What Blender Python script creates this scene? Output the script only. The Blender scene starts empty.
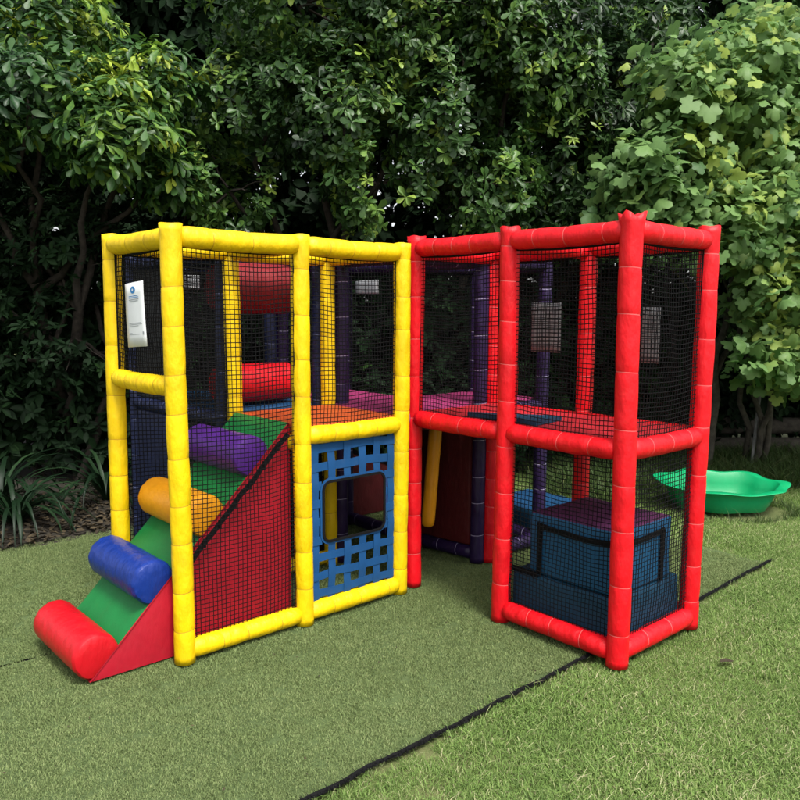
import bpy, math, random
import numpy as np
from mathutils import Vector, Matrix, noise
random.seed(7); rng = np.random.default_rng(11)
PI = math.pi
scene = bpy.context.scene
COL = scene.collection

# ------------------------------------------------------------------ helpers
class MB:
    """collects vertices / faces and links them as one mesh object"""
    def __init__(s): s.v = []; s.f = []; s.m = []; s.s = []
    def add(s, vs, fs, mi=0, smooth=True):
        o = len(s.v); s.v += [tuple(p) for p in vs]
        for k, f in enumerate(fs):
            s.f.append([i + o for i in f]); s.m.append(mi if isinstance(mi, int) else mi[k]); s.s.append(smooth)
    def build(s, name, mats, parent=None):
        me = bpy.data.meshes.new(name); me.from_pydata(s.v, [], s.f)
        if not isinstance(mats, (list, tuple)): mats = [mats]
        for m in mats: me.materials.append(m)
        me.polygons.foreach_set('material_index', s.m); me.polygons.foreach_set('use_smooth', s.s); me.update()
        o = bpy.data.objects.new(name, me); COL.objects.link(o)
        if parent is not None: o.parent = parent
        return o

def tag(o, label, cat, group=None, kind=None):
    o['label'] = label; o['category'] = cat
    if group: o['group'] = group
    if kind: o['kind'] = kind
    return o
def empty(name, loc, label, cat, group=None, rz=0.0):
    o = bpy.data.objects.new(name, None); COL.objects.link(o); o.location = loc; o.rotation_euler.z = rz
    o.empty_display_size = .2
    return tag(o, label, cat, group)
def copy_tree(o, parent=None):
    c = o.copy(); COL.objects.link(c)
    if parent is not None: c.parent = parent
    for ch in list(o.children): copy_tree(ch, c)
    return c
def np_mesh(name, V, F, mat, parent=None, tint=None, smooth=True, fsize=None):
    """V (n,3), F (m,k) equal-sized faces, or flat loop list with fsize; tint per vertex"""
    me = bpy.data.meshes.new(name)
    V = np.asarray(V, np.float32)
    if fsize is None:
        fsize = np.full(len(F), F.shape[1], np.int32); loops = F.reshape(-1).astype(np.int32)
    else: loops = np.asarray(F, np.int32)
    me.vertices.add(len(V)); me.vertices.foreach_set('co', V.reshape(-1))
    me.loops.add(len(loops)); me.loops.foreach_set('vertex_index', loops)
    me.polygons.add(len(fsize))
    st = np.concatenate([[0], np.cumsum(fsize)[:-1]]).astype(np.int32)
    me.polygons.foreach_set('loop_start', st); me.polygons.foreach_set('loop_total', fsize.astype(np.int32))
    me.polygons.foreach_set('use_smooth', np.full(len(fsize), smooth))
    me.update(calc_edges=True); me.validate()
    if tint is not None:
        a = me.attributes.new('tint', 'FLOAT', 'POINT'); a.data.foreach_set('value', np.asarray(tint, np.float32))
    me.materials.append(mat)
    o = bpy.data.objects.new(name, me); COL.objects.link(o)
    if parent is not None: o.parent = parent
    return o

# ------------------------------------------------------------------ materials
def newmat(name):
    m = bpy.data.materials.new(name); m.use_nodes = True
    nt = m.node_tree; return m, nt, nt.nodes['Principled BSDF'], nt.nodes['Material Output']
def ramp(nt, stops):
    r = nt.nodes.new('ShaderNodeValToRGB'); e = r.color_ramp.elements
    while len(e) < len(stops): e.new(.5)
    for x, (p, c) in zip(e, stops): x.position = p; x.color = (*c, 1)
    return r
def noise_node(nt, scale, detail=4, rough=.55, coord=None, vec_scale=None):
    n = nt.nodes.new('ShaderNodeTexNoise'); n.inputs['Scale'].default_value = scale
    n.inputs['Detail'].default_value = detail; n.inputs['Roughness'].default_value = rough
    if coord is not None:
        if vec_scale:
            mp = nt.nodes.new('ShaderNodeMapping'); mp.inputs['Scale'].default_value = vec_scale
            nt.links.new(coord, mp.inputs[0]); coord = mp.outputs[0]
        nt.links.new(coord, n.inputs['Vector'])
    return n
def position(nt): return nt.nodes.new('ShaderNodeNewGeometry').outputs['Position']
def scl(c, k): return tuple(min(.95, x * k) for x in c)

def vinyl(name, c, rough=.40, wear=.24, wr=.85, dirt=(.10, .08, .045)):
    """padded PVC cloth: slight scuffing, grime and wrinkles"""
    m, nt, b, out = newmat(name); L = nt.links; pos = position(nt); b.inputs['Specular IOR Level'].default_value = .32
    n1 = noise_node(nt, 5.5, 5, .6, pos); r1 = ramp(nt, [(.3, scl(c, 1 - wear)), (.62, c), (.8, scl(c, 1.08))])
    L.new(n1.outputs['Fac'], r1.inputs[0])
    n2 = noise_node(nt, 16, 8, .7, pos); r2 = ramp(nt, [(.55, (0, 0, 0)), (.76, (.6, .6, .6))])
    L.new(n2.outputs['Fac'], r2.inputs[0])
    mx = nt.nodes.new('ShaderNodeMix'); mx.data_type = 'RGBA'
    L.new(r2.outputs[0], mx.inputs[0]); L.new(r1.outputs[0], mx.inputs[6]); mx.inputs[7].default_value = (*[(a * .8 + d * .2) for a, d in zip(c, dirt)], 1)
    L.new(mx.outputs[2], b.inputs['Base Color'])
    rr = nt.nodes.new('ShaderNodeMapRange'); rr.inputs['To Min'].default_value = rough - .06; rr.inputs['To Max'].default_value = rough + .2
    L.new(n2.outputs['Fac'], rr.inputs[0]); L.new(rr.outputs[0], b.inputs['Roughness'])
    n3 = noise_node(nt, 22, 3, .5, pos, (1, 1, .45)); n4 = noise_node(nt, 700, 2, .5, pos)
    ad = nt.nodes.new('ShaderNodeMath'); ad.operation = 'MULTIPLY_ADD'; ad.inputs[1].default_value = .05
    L.new(n4.outputs['Fac'], ad.inputs[0]); L.new(n3.outputs['Fac'], ad.inputs[2])
    bp = nt.nodes.new('ShaderNodeBump'); bp.inputs['Strength'].default_value = wr; bp.inputs['Distance'].default_value = .012
    L.new(ad.outputs[0], bp.inputs['Height']); L.new(bp.outputs[0], b.inputs['Normal'])
    return m
def plain(name, c, rough=.6, var=.2, scale=20, bump=0, metal=0, spec=.3):
    m, nt, b, out = newmat(name); b.inputs['Specular IOR Level'].default_value = spec; L = nt.links; pos = position(nt)
    n = noise_node(nt, scale, 5, .6, pos); r = ramp(nt, [(.3, scl(c, 1 - var)), (.7, scl(c, 1 + var))])
    L.new(n.outputs['Fac'], r.inputs[0]); L.new(r.outputs[0], b.inputs['Base Color']); b.inputs['Roughness'].default_value = rough
    b.inputs['Metallic'].default_value = metal
    if bump:
        bp = nt.nodes.new('ShaderNodeBump'); bp.inputs['Strength'].default_value = bump; bp.inputs['Distance'].default_value = .02
        L.new(n.outputs['Fac'], bp.inputs['Height']); L.new(bp.outputs[0], b.inputs['Normal'])
    return m
def leafmat(name, stops, rough=.38, trans=.25, spec=.3, patches=0.0):
    """leaf colour by the leaf's own tint (old to young leaves) plus blotches"""
    m, nt, b, out = newmat(name); L = nt.links; pos = position(nt)
    b.inputs['Specular IOR Level'].default_value = spec
    at = nt.nodes.new('ShaderNodeAttribute'); at.attribute_name = 'tint'
    n = noise_node(nt, 30, 3, .6, pos)
    ad = nt.nodes.new('ShaderNodeMath'); ad.operation = 'MULTIPLY_ADD'; ad.inputs[1].default_value = .24; ad.inputs[2].default_value = -.12
    L.new(n.outputs['Fac'], ad.inputs[0])
    a2 = nt.nodes.new('ShaderNodeMath'); a2.operation = 'ADD'; L.new(ad.outputs[0], a2.inputs[0]); L.new(at.outputs['Fac'], a2.inputs[1])
    if patches:
        nb = noise_node(nt, 1.3, 4, .6, pos); a3 = nt.nodes.new('ShaderNodeMath'); a3.operation = 'MULTIPLY_ADD'; a3.inputs[1].default_value = patches * 2
        L.new(nb.outputs['Fac'], a3.inputs[0]); L.new(a2.outputs[0], a3.inputs[2]); a2 = nt.nodes.new('ShaderNodeMath'); a2.operation = 'SUBTRACT'; a2.inputs[1].default_value = patches; L.new(a3.outputs[0], a2.inputs[0])
    r = ramp(nt, stops); L.new(a2.outputs[0], r.inputs[0]); L.new(r.outputs[0], b.inputs['Base Color'])
    b.inputs['Roughness'].default_value = rough
    tr = nt.nodes.new('ShaderNodeBsdfTranslucent'); L.new(r.outputs[0], tr.inputs['Color'])
    mx = nt.nodes.new('ShaderNodeMixShader'); mx.inputs[0].default_value = trans
    L.new(b.outputs[0], mx.inputs[1]); L.new(tr.outputs[0], mx.inputs[2]); L.new(mx.outputs[0], out.inputs['Surface'])
    return m
def ground_mat(name, stops, scale, rough=.95, bump=.5, big=.6):
    m, nt, b, out = newmat(name); L = nt.links; pos = position(nt)
    n1 = noise_node(nt, big, 4, .6, pos); n2 = noise_node(nt, scale, 8, .7, pos)
    ad = nt.nodes.new('ShaderNodeMath'); ad.operation = 'MULTIPLY_ADD'; ad.inputs[1].default_value = .45
    L.new(n1.outputs['Fac'], ad.inputs[0])
    ms = nt.nodes.new('ShaderNodeMath'); ms.operation = 'MULTIPLY'; ms.inputs[1].default_value = .55; L.new(n2.outputs['Fac'], ms.inputs[0])
    L.new(ms.outputs[0], ad.inputs[2]); r = ramp(nt, stops); L.new(ad.outputs[0], r.inputs[0])
    L.new(r.outputs[0], b.inputs['Base Color']); b.inputs['Roughness'].default_value = rough
    bp = nt.nodes.new('ShaderNodeBump'); bp.inputs['Strength'].default_value = bump; bp.inputs['Distance'].default_value = .03
    L.new(n2.outputs['Fac'], bp.inputs['Height']); L.new(bp.outputs[0], b.inputs['Normal'])
    return m

M = {}
YEL = (.82, .55, .002); RED = (.70, .003, .010)
M['yellow'] = vinyl('yellow_vinyl', YEL); M['yellow_seam'] = plain('yellow_seam', (.45, .25, .01), .7)
M['red'] = vinyl('red_vinyl', RED); M['red_seam'] = plain('red_seam', (.62, .10, .10), .7)
M['navy'] = vinyl('navy_vinyl', (.006, .010, .040)); M['navy_seam'] = plain('navy_seam', (.10, .11, .2), .7)
M['purple'] = vinyl('purple_vinyl', (.018, .007, .046)); M['purple_seam'] = plain('purple_seam', (.3, .27, .4), .7)
M['roll_red'] = vinyl('roll_red_vinyl', (.50, .005, .012), .34, .14, .6)
M['roll_blue'] = vinyl('roll_blue_vinyl', (.006, .028, .20), .26, .14, .9)
M['roll_orange'] = vinyl('roll_orange_vinyl', (.72, .29, .008), .34, .12, .4)
M['roll_purple'] = vinyl('roll_purple_vinyl', (.085, .018, .22), .32, .14, .4)
M['wedge_red'] = vinyl('wedge_red_vinyl', (.40, .008, .022), .45, .18, .4)
M['green'] = vinyl('green_vinyl', (.004, .155, .032), .45, .18, .25)
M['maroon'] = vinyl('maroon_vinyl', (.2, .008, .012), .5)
M['shade'] = vinyl('dark_mesh_cloth', (.010, .011, .012), .8)
M['dark_pad'] = vinyl('dark_red_vinyl', (.07, .003, .004), .6)
M['orange_mat'] = vinyl('orange_mat_vinyl', (.62, .1, .02), .5)
M['pink_mat'] = vinyl('pink_mat_vinyl', (.30, .03, .12), .5)
M['red_mat'] = vinyl('red_mat_vinyl', (.5, .02, .03), .45)
M['blue_mat'] = vinyl('blue_mat_vinyl', (.006, .05, .13), .5)
M['block_blue'] = vinyl('block_blue_vinyl', (.010, .085, .19), .5, .16, .3)
M['slab_navy'] = vinyl('slab_navy_vinyl', (.007, .05, .10), .5, .16, .3)
M['block_purple'] = vinyl('block_purple_vinyl', (.095, .022, .080), .5)
M['strap'] = vinyl('blue_webbing', (.004, .060, .185), .65, .2, .15)
M['black'] = plain('black_webbing', (.0045, .0045, .005), .85, spec=.15)
M['net'] = plain('net_cord', (.004, .004, .0045), .85, spec=.12)
M['paper'] = plain('laminated_paper', (.72, .74, .76), .35, .03)
M['paper_shade'] = plain('shade_toned_paper', (.36, .37, .38), .5, .1, 9)  # white sheets behind the nets: their shade is put into this grey
M['ink'] = plain('grey_print', (.3, .32, .34), .5); M['logo'] = plain('blue_print', (.02, .2, .5), .5)
M['ply'] = plain('painted_board', (.03, .025, .03), .7)
M['tub'] = vinyl('green_plastic', (.005, .30, .11), .3, .1, .12)
M['bark'] = plain('bark', (.028, .022, .017), .9, .5, 25, .6)
M['bark_grey'] = plain('grey_bark', (.07, .062, .048), .9, .5, 18, .6)
M['log'] = plain('weathered_timber', (.06, .052, .042), .9, .4, 14, .6)
M['stake'] = plain('grey_stake', (.2, .2, .19), .8, .3)
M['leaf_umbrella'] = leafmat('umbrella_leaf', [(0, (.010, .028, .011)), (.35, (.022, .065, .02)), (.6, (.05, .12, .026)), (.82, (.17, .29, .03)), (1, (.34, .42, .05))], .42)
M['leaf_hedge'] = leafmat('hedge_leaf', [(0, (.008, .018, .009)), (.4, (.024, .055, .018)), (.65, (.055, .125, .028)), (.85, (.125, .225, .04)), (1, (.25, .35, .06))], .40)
M['leaf_shade'] = leafmat('shade_toned_leaf', [(0, (.005, .012, .005)), (.5, (.011, .028, .010)), (1, (.035, .08, .02))], .6, .15, .10)  # deep shade under the canopy is put into this low leaf colour
M['leaf_lobed'] = leafmat('lobed_leaf', [(0, (.035, .09, .035)), (.45, (.10, .20, .065)), (.8, (.19, .32, .10)), (1, (.34, .44, .10))], .5, .42)
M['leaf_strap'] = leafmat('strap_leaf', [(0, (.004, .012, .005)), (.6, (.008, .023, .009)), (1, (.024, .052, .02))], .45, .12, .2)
M['litter'] = leafmat('leaf_litter', [(0, (.018, .013, .008)), (.5, (.045, .034, .02)), (1, (.10, .075, .042))], .8, .1)
M['blade'] = leafmat('lawn_blade', [(0, (.10, .155, .045)), (.35, (.15, .25, .06)), (.75, (.235, .335, .095)), (1, (.44, .43, .24))], .6, .3, .2, .45)
M['pile'] = leafmat('turf_pile', [(0, (.115, .155, .055)), (.5, (.18, .24, .09)), (1, (.29, .335, .15))], .7, .2, .15, .35)
M['tall'] = leafmat('tall_blade', [(0, (.03, .06, .016)), (.6, (.07, .12, .03)), (1, (.16, .18, .07))], .55, .3)
M['turf'] = ground_mat('turf_backing', [(.35, (.05, .08, .022)), (.65, (.09, .13, .04))], 60)
M['lawn'] = ground_mat('lawn_soil', [(.35, (.06, .075, .022)), (.5, (.1, .125, .035)), (.68, (.17, .16, .07))], 30)
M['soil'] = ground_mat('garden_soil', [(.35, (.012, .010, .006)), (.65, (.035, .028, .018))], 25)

# ------------------------------------------------------------------ site frames
def dirs(a): return Vector((math.cos(a), math.sin(a), 0)), Vector((math.sin(a), -math.cos(a), 0))
UY, VY = dirs(.736); UR, VR = dirs(.724)
OY = Vector((-1.001, 3.414, 0)); OR = Vector((.085, 4.455, 0))
C = .678; C2 = .70
def Y(a, b, z=0): return OY + UY * a + VY * b + Vector((0, 0, z))     # metres along / across the yellow front
def R(a, b, z=0): return OR + UR * a + VR * b + Vector((0, 0, z))     # a across (away), b along the red front

# ------------------------------------------------------------------ padded tubes, nets, boxes
def frame_of(p0, p1):
    d = (p1 - p0).normalized(); ref = Vector((0, 0, 1)) if abs(d.z) < .9 else Vector((1, 0, 0))
    s = d.cross(ref).normalized(); return d, s, s.cross(d).normalized()
def pad_tube(p0, p1, r, seg=18, gap=(.15, .25), post=None, seamw=.0038, sag=0.0, star=.07):
    """padded pole sleeve: sleeves stitched end to end, each slightly bulging, thin seam ring between"""
    mb = MB(); p0 = Vector(p0); p1 = Vector(p1); Ln = (p1 - p0).length; d, s, t = frame_of(p0, p1)
    seams = []; x = random.uniform(*gap) * .8
    while x < Ln - .07: seams.append(x); x += random.uniform(*gap)
    st = [(0., 0)]
    bounds = [0.] + seams + [Ln]
    for k in range(len(bounds) - 1):
        a, b = bounds[k], bounds[k + 1]
        n = max(3, int((b - a) / .03))
        for i in range(1, n): st.append((a + (b - a) * i / n, 0))
        if k < len(bounds) - 2: st += [(b - seamw * 2.2, 0), (b - seamw * .5, 1), (b + seamw * .5, 2), (b + seamw * 2.2, 0)]
    st.append((Ln, 0)); st.sort()
    ph = random.uniform(0, 99); prev = None; rings = []
    for x, kd in st:
        near = min([abs(x - q) for q in bounds[1:-1]] + [9])
        bul = 1 + .045 * (1 - math.exp(-near / .03)) - (.014 if kd else 0)
        if post is None: bul *= 1 - .10 * math.exp(-min(x, Ln - x) / .018)
        ring = []
        for j in range(seg):
            a = 2 * PI * j / seg
            q = Vector((math.cos(a) * 1.4 + ph, math.sin(a) * 1.4, x * 9)); w = 1 + .042 * noise.noise(q) + .030 * noise.noise(q * 2.9) * math.exp(-near / .05)
            rr = r * bul * w
            if post == 'yellow' and Ln - x < .035: rr *= 1 + .018 * (1 - (Ln - x) / .035) * (1 + 1.2 * math.cos(4 * a + ph))
            if post == 'red' and Ln - x < .05: rr *= 1 + star * (1 - (Ln - x) / .05) * (1 + .8 * math.cos(4 * a + ph))
            if post and x < .03: rr *= 1 + .02 * (1 - x / .03)
            tilt = .0035 * math.sin(a + ph) if kd else 0
            top = (.10 * star * math.cos(4 * a + ph) if post == 'red' else .002 * math.cos(3 * a + ph)) if (post and x == Ln) else 0
            c = p0 + d * (x + tilt + top) + Vector((0, 0, -sag * math.sin(PI * x / Ln)))
            if post: c += s * (.006 * math.sin(x * 2.3 + ph)) + t * (.005 * math.sin(x * 1.9 + ph * 2))
            ring.append(c + s * (math.cos(a) * rr) + t * (math.sin(a) * rr))
        rings.append(ring)
    vs = [p for g in rings for p in g]; fs = []; ms = []
    for i in range(len(rings) - 1):
        sm = 1 if (st[i][1] == 1 and st[i + 1][1] == 2) else 0
        for j in range(seg):
            fs.append([i * seg + j, i * seg + (j + 1) % seg, (i + 1) * seg + (j + 1) % seg, (i + 1) * seg + j]); ms.append(sm)
    n = len(vs)
    for e, (g, off) in enumerate(((0, -1), (len(rings) - 1, 1))):          # rounded / tucked ends
        cen = sum(rings[g], Vector()) / seg
        inner = [cen + (p - cen) * .62 + d * off * (.012 if post is None else -.006) for p in rings[g]]
        vs += inner; vs.append(cen + d * off * (.016 if post is None else -.012)); b0 = n + e * (seg + 1)
        for j in range(seg):
            k = (j + 1) % seg
            q = [g * seg + j, g * seg + k, b0 + k, b0 + j]; tri = [b0 + j, b0 + k, b0 + seg]
            if off < 0: q.reverse(); tri.reverse()
            fs += [q, tri]; ms += [0, 0]
    mb.add(vs, fs, ms); return mb
def net_mb(p00, p10, p11, p01, pitch=.0222, w=.0021, sag=.02, seed=0):
    """knotted square netting: every cord is geometry, hanging a little slack"""
    mb = MB(); nrm = (p10 - p00).cross(p01 - p00).normalized()
    lu = (p10 - p00).length; lv = (p01 - p00).length; nu = max(2, round(lu / pitch)); nv = max(2, round(lv / pitch))
    def pt(s, t):
        b = (p00 * (1 - s) + p10 * s) * (1 - t) + (p01 * (1 - s) + p11 * s) * t
        q = Vector((s * 3.1 + seed * 7.3, t * 3.1, seed)); e = min(1, 6 * min(s, 1 - s, t, 1 - t) + .15)
        n1 = noise.noise(q); n2 = noise.noise(q + Vector((31, 5, 2))); n3 = noise.noise(q + Vector((3, 55, 9)))
        return b + nrm * (sag * math.sin(PI * s) * math.sin(PI * t) * (1 + n1) + .006 * n3 * e) + (p10 - p00).normalized() * (.010 * n2 * e) + Vector((0, 0, 1)) * (.014 * n1 * e - .010 * math.sin(PI * s))
    def cord(pts, w=w):
        vs = []; fs = []
        for i, p in enumerate(pts):
            d = (pts[min(i + 1, len(pts) - 1)] - pts[max(i - 1, 0)]).normalized(); a = d.cross(nrm).normalized()
            vs += [p + a * w, p + nrm * w, p - a * w, p - nrm * w]
        for i in range(len(pts) - 1):
            for j in range(4): fs.append([i * 4 + j, i * 4 + (j + 1) % 4, i * 4 + 4 + (j + 1) % 4, i * 4 + 4 + j])
        mb.add(vs, fs)
    n = 12
    for i in range(nu + 1): cord([pt(i / nu, k / n) for k in range(n + 1)], w * (2.2 if i in (0, nu) else 1))
    for i in range(nv + 1): cord([pt(k / n, i / nv) for k in range(n + 1)], w * (3.2 if i == nv else 2.2 if i == 0 else 1))
    return mb
def loft(mb, prof, A, B, mi=0, smooth=False, cap=True, rounding=0):
    """prism: closed profile (list of Vectors) extruded from offset A to offset B"""
    n = len(prof); vs = [p + A for p in prof] + [p + B for p in prof]
    fs = [[i, (i + 1) % n, n + (i + 1) % n, n + i] for i in range(n)]
    mb.add(vs, fs, mi, smooth)
    if cap: mb.add([p + A for p in prof], [list(range(n))[::-1]], mi, False); mb.add([p + B for p in prof], [list(range(n))], mi, False)
def soft_box(P, a0, a1, b0, b1, z0, z1, r=.02, puff=.006, n=7, top_mi=None):
    """foam block: rounded edges, faces slightly pillowed; P(a,b,z) maps to the site"""
    mb = MB(); cx, cy, cz = (a0 + a1) / 2, (b0 + b1) / 2, (z0 + z1) / 2; hx, hy, hz = (a1 - a0) / 2, (b1 - b0) / 2, (z1 - z0) / 2
    def fix(x, y, z):
        lx = max(-hx + r, min(hx - r, x)); ly = max(-hy + r, min(hy - r, y)); lz = max(-hz + r, min(hz - r, z))
        d = Vector((x - lx, y - ly, z - lz)); L = d.length
        if L > 1e-9: d *= r / L
        p = Vector((lx, ly, lz)) + d
        k = puff * (1 - (p.x / hx) ** 2) * (1 - (p.y / hy) ** 2) + puff * (1 - (p.x / hx) ** 2) * (1 - (p.z / hz) ** 2) + puff * (1 - (p.z / hz) ** 2) * (1 - (p.y / hy) ** 2)
        w = .003 * noise.noise(p * 7 + Vector((a0 * 9, b0 * 9, z0 * 9)))
        nn = d.normalized() if L > 1e-9 else Vector()
        p = p + nn * (k + w)
        return P(cx + p.x, cy + p.y, max(.002, cz + p.z))
    def axis_vals(h):
        vals = [-h, -h + r * .3, -h + r] + [(-h + r) + (2 * h - 2 * r) * i / n for i in range(1, n)] + [h - r, h - r * .3, h]
        return vals
    ax, ay, az = axis_vals(hx), axis_vals(hy), axis_vals(hz)
    def face(f, A, B, flip, mi):
        vs = [f(a, b) for a in A for b in B]; m = len(B); fs = []
        for i in range(len(A) - 1):
            for j in range(m - 1):
                q = [i * m + j, (i + 1) * m + j, (i + 1) * m + j + 1, i * m + j + 1]
                fs.append(q[::-1] if flip else q)
        mb.add(vs, fs, mi)
    t = 0 if top_mi is None else top_mi
    face(lambda a, b: fix(a, b, hz), ax, ay, False, t); face(lambda a, b: fix(a, b, -hz), ax, ay, True, 0)
    face(lambda a, b: fix(a, hy, b), ax, az, True, 0); face(lambda a, b: fix(a, -hy, b), ax, az, False, 0)
    face(lambda a, b: fix(hx, a, b), ay, az, False, 0); face(lambda a, b: fix(-hx, a, b), ay, az, True, 0)
    return mb
def ribbon(mb, pts, side, nrm, w, th, mi=0, closed=False):
    """flat strap of width w (along side) and thickness th following pts"""
    vs = []; n = len(pts)
    for i, p in enumerate(pts):
        s = side[i] if isinstance(side, list) else side
        vs += [p - s * w / 2 - nrm * th / 2, p + s * w / 2 - nrm * th / 2, p + s * w / 2 + nrm * th / 2, p - s * w / 2 + nrm * th / 2]
    fs = []
    for i in range(n if closed else n - 1):
        k = (i + 1) % n
        for j in range(4): fs.append([i * 4 + j, i * 4 + (j + 1) % 4, k * 4 + (j + 1) % 4, k * 4 + j])
    if not closed: fs += [[3, 2, 1, 0], [n * 4 - 4, n * 4 - 3, n * 4 - 2, n * 4 - 1]]
    mb.add(vs, fs, mi, False)

# ------------------------------------------------------------------ the four play frames
def post(fr, P, a, b, H, r, kind, mats, style, star=.07): pad_tube(P(a, b, 0.0), P(a, b, H), r, post=style, gap=(.17, .26), star=star).build('post', mats, fr)
def beam(fr, p0, p1, r, mats, sag=0.0, gap=(.13, .22)):
    d = (p1 - p0).normalized(); pad_tube(p0 + d * .040, p1 - d * .040, r, gap=gap, sag=sag).build('beam', mats, fr)
seedn = [0]
def net(fr, P, c0, c1, z0, z1, sag=.018):
    """net between two post positions c0, c1 given in P coordinates"""
    a, b = Vector((*c0, 0)), Vector((*c1, 0)); d = (b - a).normalized(); a += d * .045; b -= d * .045
    seedn[0] += 1
    net_mb(P(a.x, a.y, z0), P(b.x, b.y, z0), P(b.x, b.y, z1), P(a.x, a.y, z1), sag=sag, seed=seedn[0]).build('net', M['net'], fr)

# --- yellow
fy = empty('play_frame', (0, 0, 0), 'yellow padded play frame with foam stairs inside and a blue woven panel on its front', 'play frame')
my = [M['yellow'], M['yellow_seam']]; HY = 2.005; ry = .0465
for i in range(3):
    for j in (0, -1): post(fy, Y, i * C, j * C, HY, ry if j == 0 else .045, 'y', my, 'yellow')
zt, zm, zb = 1.953, .994, .056
for a0, a1 in ((0, C), (C, 2 * C)):
    beam(fy, Y(a0, 0, zt), Y(a1, 0, zt), .0475, my, .006); beam(fy, Y(a0, 0, zb), Y(a1, 0, zb), .046, my)
    beam(fy, Y(a0, -C, zt), Y(a1, -C, zt), .044, my, .006); beam(fy, Y(a0, -C, zb), Y(a1, -C, zb), .044, my)
beam(fy, Y(C, 0, zm), Y(2 * C, 0, zm), .0465, my, .004); beam(fy, Y(C, -C, zm), Y(2 * C, -C, zm), .044, my)
beam(fy, Y(C, 0, .95), Y(C, -C, .95), .04, my)
beam(fy, Y(0, 0, zt - .004), Y(0, -C, zt - .004), .0455, my, .004); beam(fy, Y(0, 0, 1.288), Y(0, -C, 1.288), .0455, my, .006)
beam(fy, Y(2 * C, 0, zt), Y(2 * C, -C, zt), .044, my)
beam(fy, Y(C, 0, zt), Y(C, -C, zt), .042, my)
net(fy, Y, (0, 0), (C, 0), .10, 1.91, .012); net(fy, Y, (C, 0), (2 * C, 0), 1.035, 1.91, .02)
net(fy, Y, (0, 0), (0, -C), 1.33, 1.905, -.012)
net(fy, Y, (0, -C), (C, -C), .09, 1.91, -.015); net(fy, Y, (C, -C), (2 * C, -C), .1, .94, -.015)
soft_box(Y, C + .0, 2 * C, -C, 0.0, .985, 1.045, .012, .002).build('platform', M['orange_mat'], fy)
# woven strap panel with a soft window
wv = MB(); a0, a1, z0, z1 = C + .052, 2 * C - .050, .105, .945
wa0, wa1, wz0, wz1 = .796, 1.232, .410, .742
nU = 6; nZ = 9; N_ = VY
us = [a0 + .025 + (a1 - a0 - .05) * i / (nU - 1) for i in range(nU)]; zs = [z0 + .03 + (z1 - z0 - .06) * i / (nZ - 1) for i in range(nZ)]
def wpt(a, z, off): 
    return Y(a, off + .012 * math.sin(PI * (a - a0) / (a1 - a0)) * math.sin(PI * (z - z0) / (z1 - z0)), z + .010 * noise.noise(Vector((a * 5, z * 4, 3))))
for i, a in enumerate(us):
    runs = [(z0 - .03, z1 + .03)] if not (wa0 - .005 < a < wa1 + .005) else [(z0 - .03, wz0), (wz1, z1 + .03)]
    for q0, q1 in runs:
        n = max(8, int((q1 - q0) / .016)); pts = []
        for k in range(n + 1):
            z = q0 + (q1 - q0) * k / n; ph = (z - zs[0]) / (zs[1] - zs[0])
            pts.append(wpt(a + .004 * noise.noise(Vector((i * 3, z * 6, 1))), z, .0024 * math.cos(PI * (ph + i))))
        ribbon(wv, pts, UY, N_, .045 + .005 * random.random(), .0022)
for k_, z in enumerate(zs):
    runs = [(a0 - .015, a1 + .015)] if not (wz0 - .012 < z < wz1 + .012) else [(a0 - .015, wa0), (wa1, a1 + .015)]
    for q0, q1 in runs:
        n = max(6, int((q1 - q0) / .016)); pts = []
        for k in range(n + 1):
            a = q0 + (q1 - q0) * k / n; ph = (a - us[0]) / (us[1] - us[0])
            pts.append(wpt(a, z + .006 * noise.noise(Vector((a * 6, k_ * 2.7, 5))), -.0024 * math.cos(PI * (ph + k_))))
        ribbon(wv, pts, Vector((0, 0, 1)), N_, .042 + .005 * random.random(), .0022)
sp = wv.build('strap_panel', M['strap'], fy)
tr = MB()                                                              # soft window: blue border band, black binding
def rrect(x0, x1, y0, y1, r, n=6):
    out = []
    for cx, cy, s in ((x1 - r, y1 - r, 0), (x0 + r, y1 - r, PI / 2), (x0 + r, y0 + r, PI), (x1 - r, y0 + r, 1.5 * PI)):
        for k in range(n + 1): t = s + PI / 2 * k / n; out.append((cx + r * math.cos(t), cy + r * math.sin(t), math.cos(t), math.sin(t)))
    return out
rr = rrect(wa0, wa1, wz0, wz1, .05)
ribbon(tr, [wpt(a + ca * .006, z + sa * .006, .004) for a, z, ca, sa in rr], [(UY * ca + Vector((0, 0, sa))) for a, z, ca, sa in rr], N_, .012, .003, 0, True)
ribbon(tr, [wpt(a - ca * .006, z - sa * .006, .008) for a, z, ca, sa in rr], [(UY * ca + Vector((0, 0, sa))) for a, z, ca, sa in rr], N_, .013, .008, 1, True)
tr.build('window_trim', [M['strap'], M['black']], sp)

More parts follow.
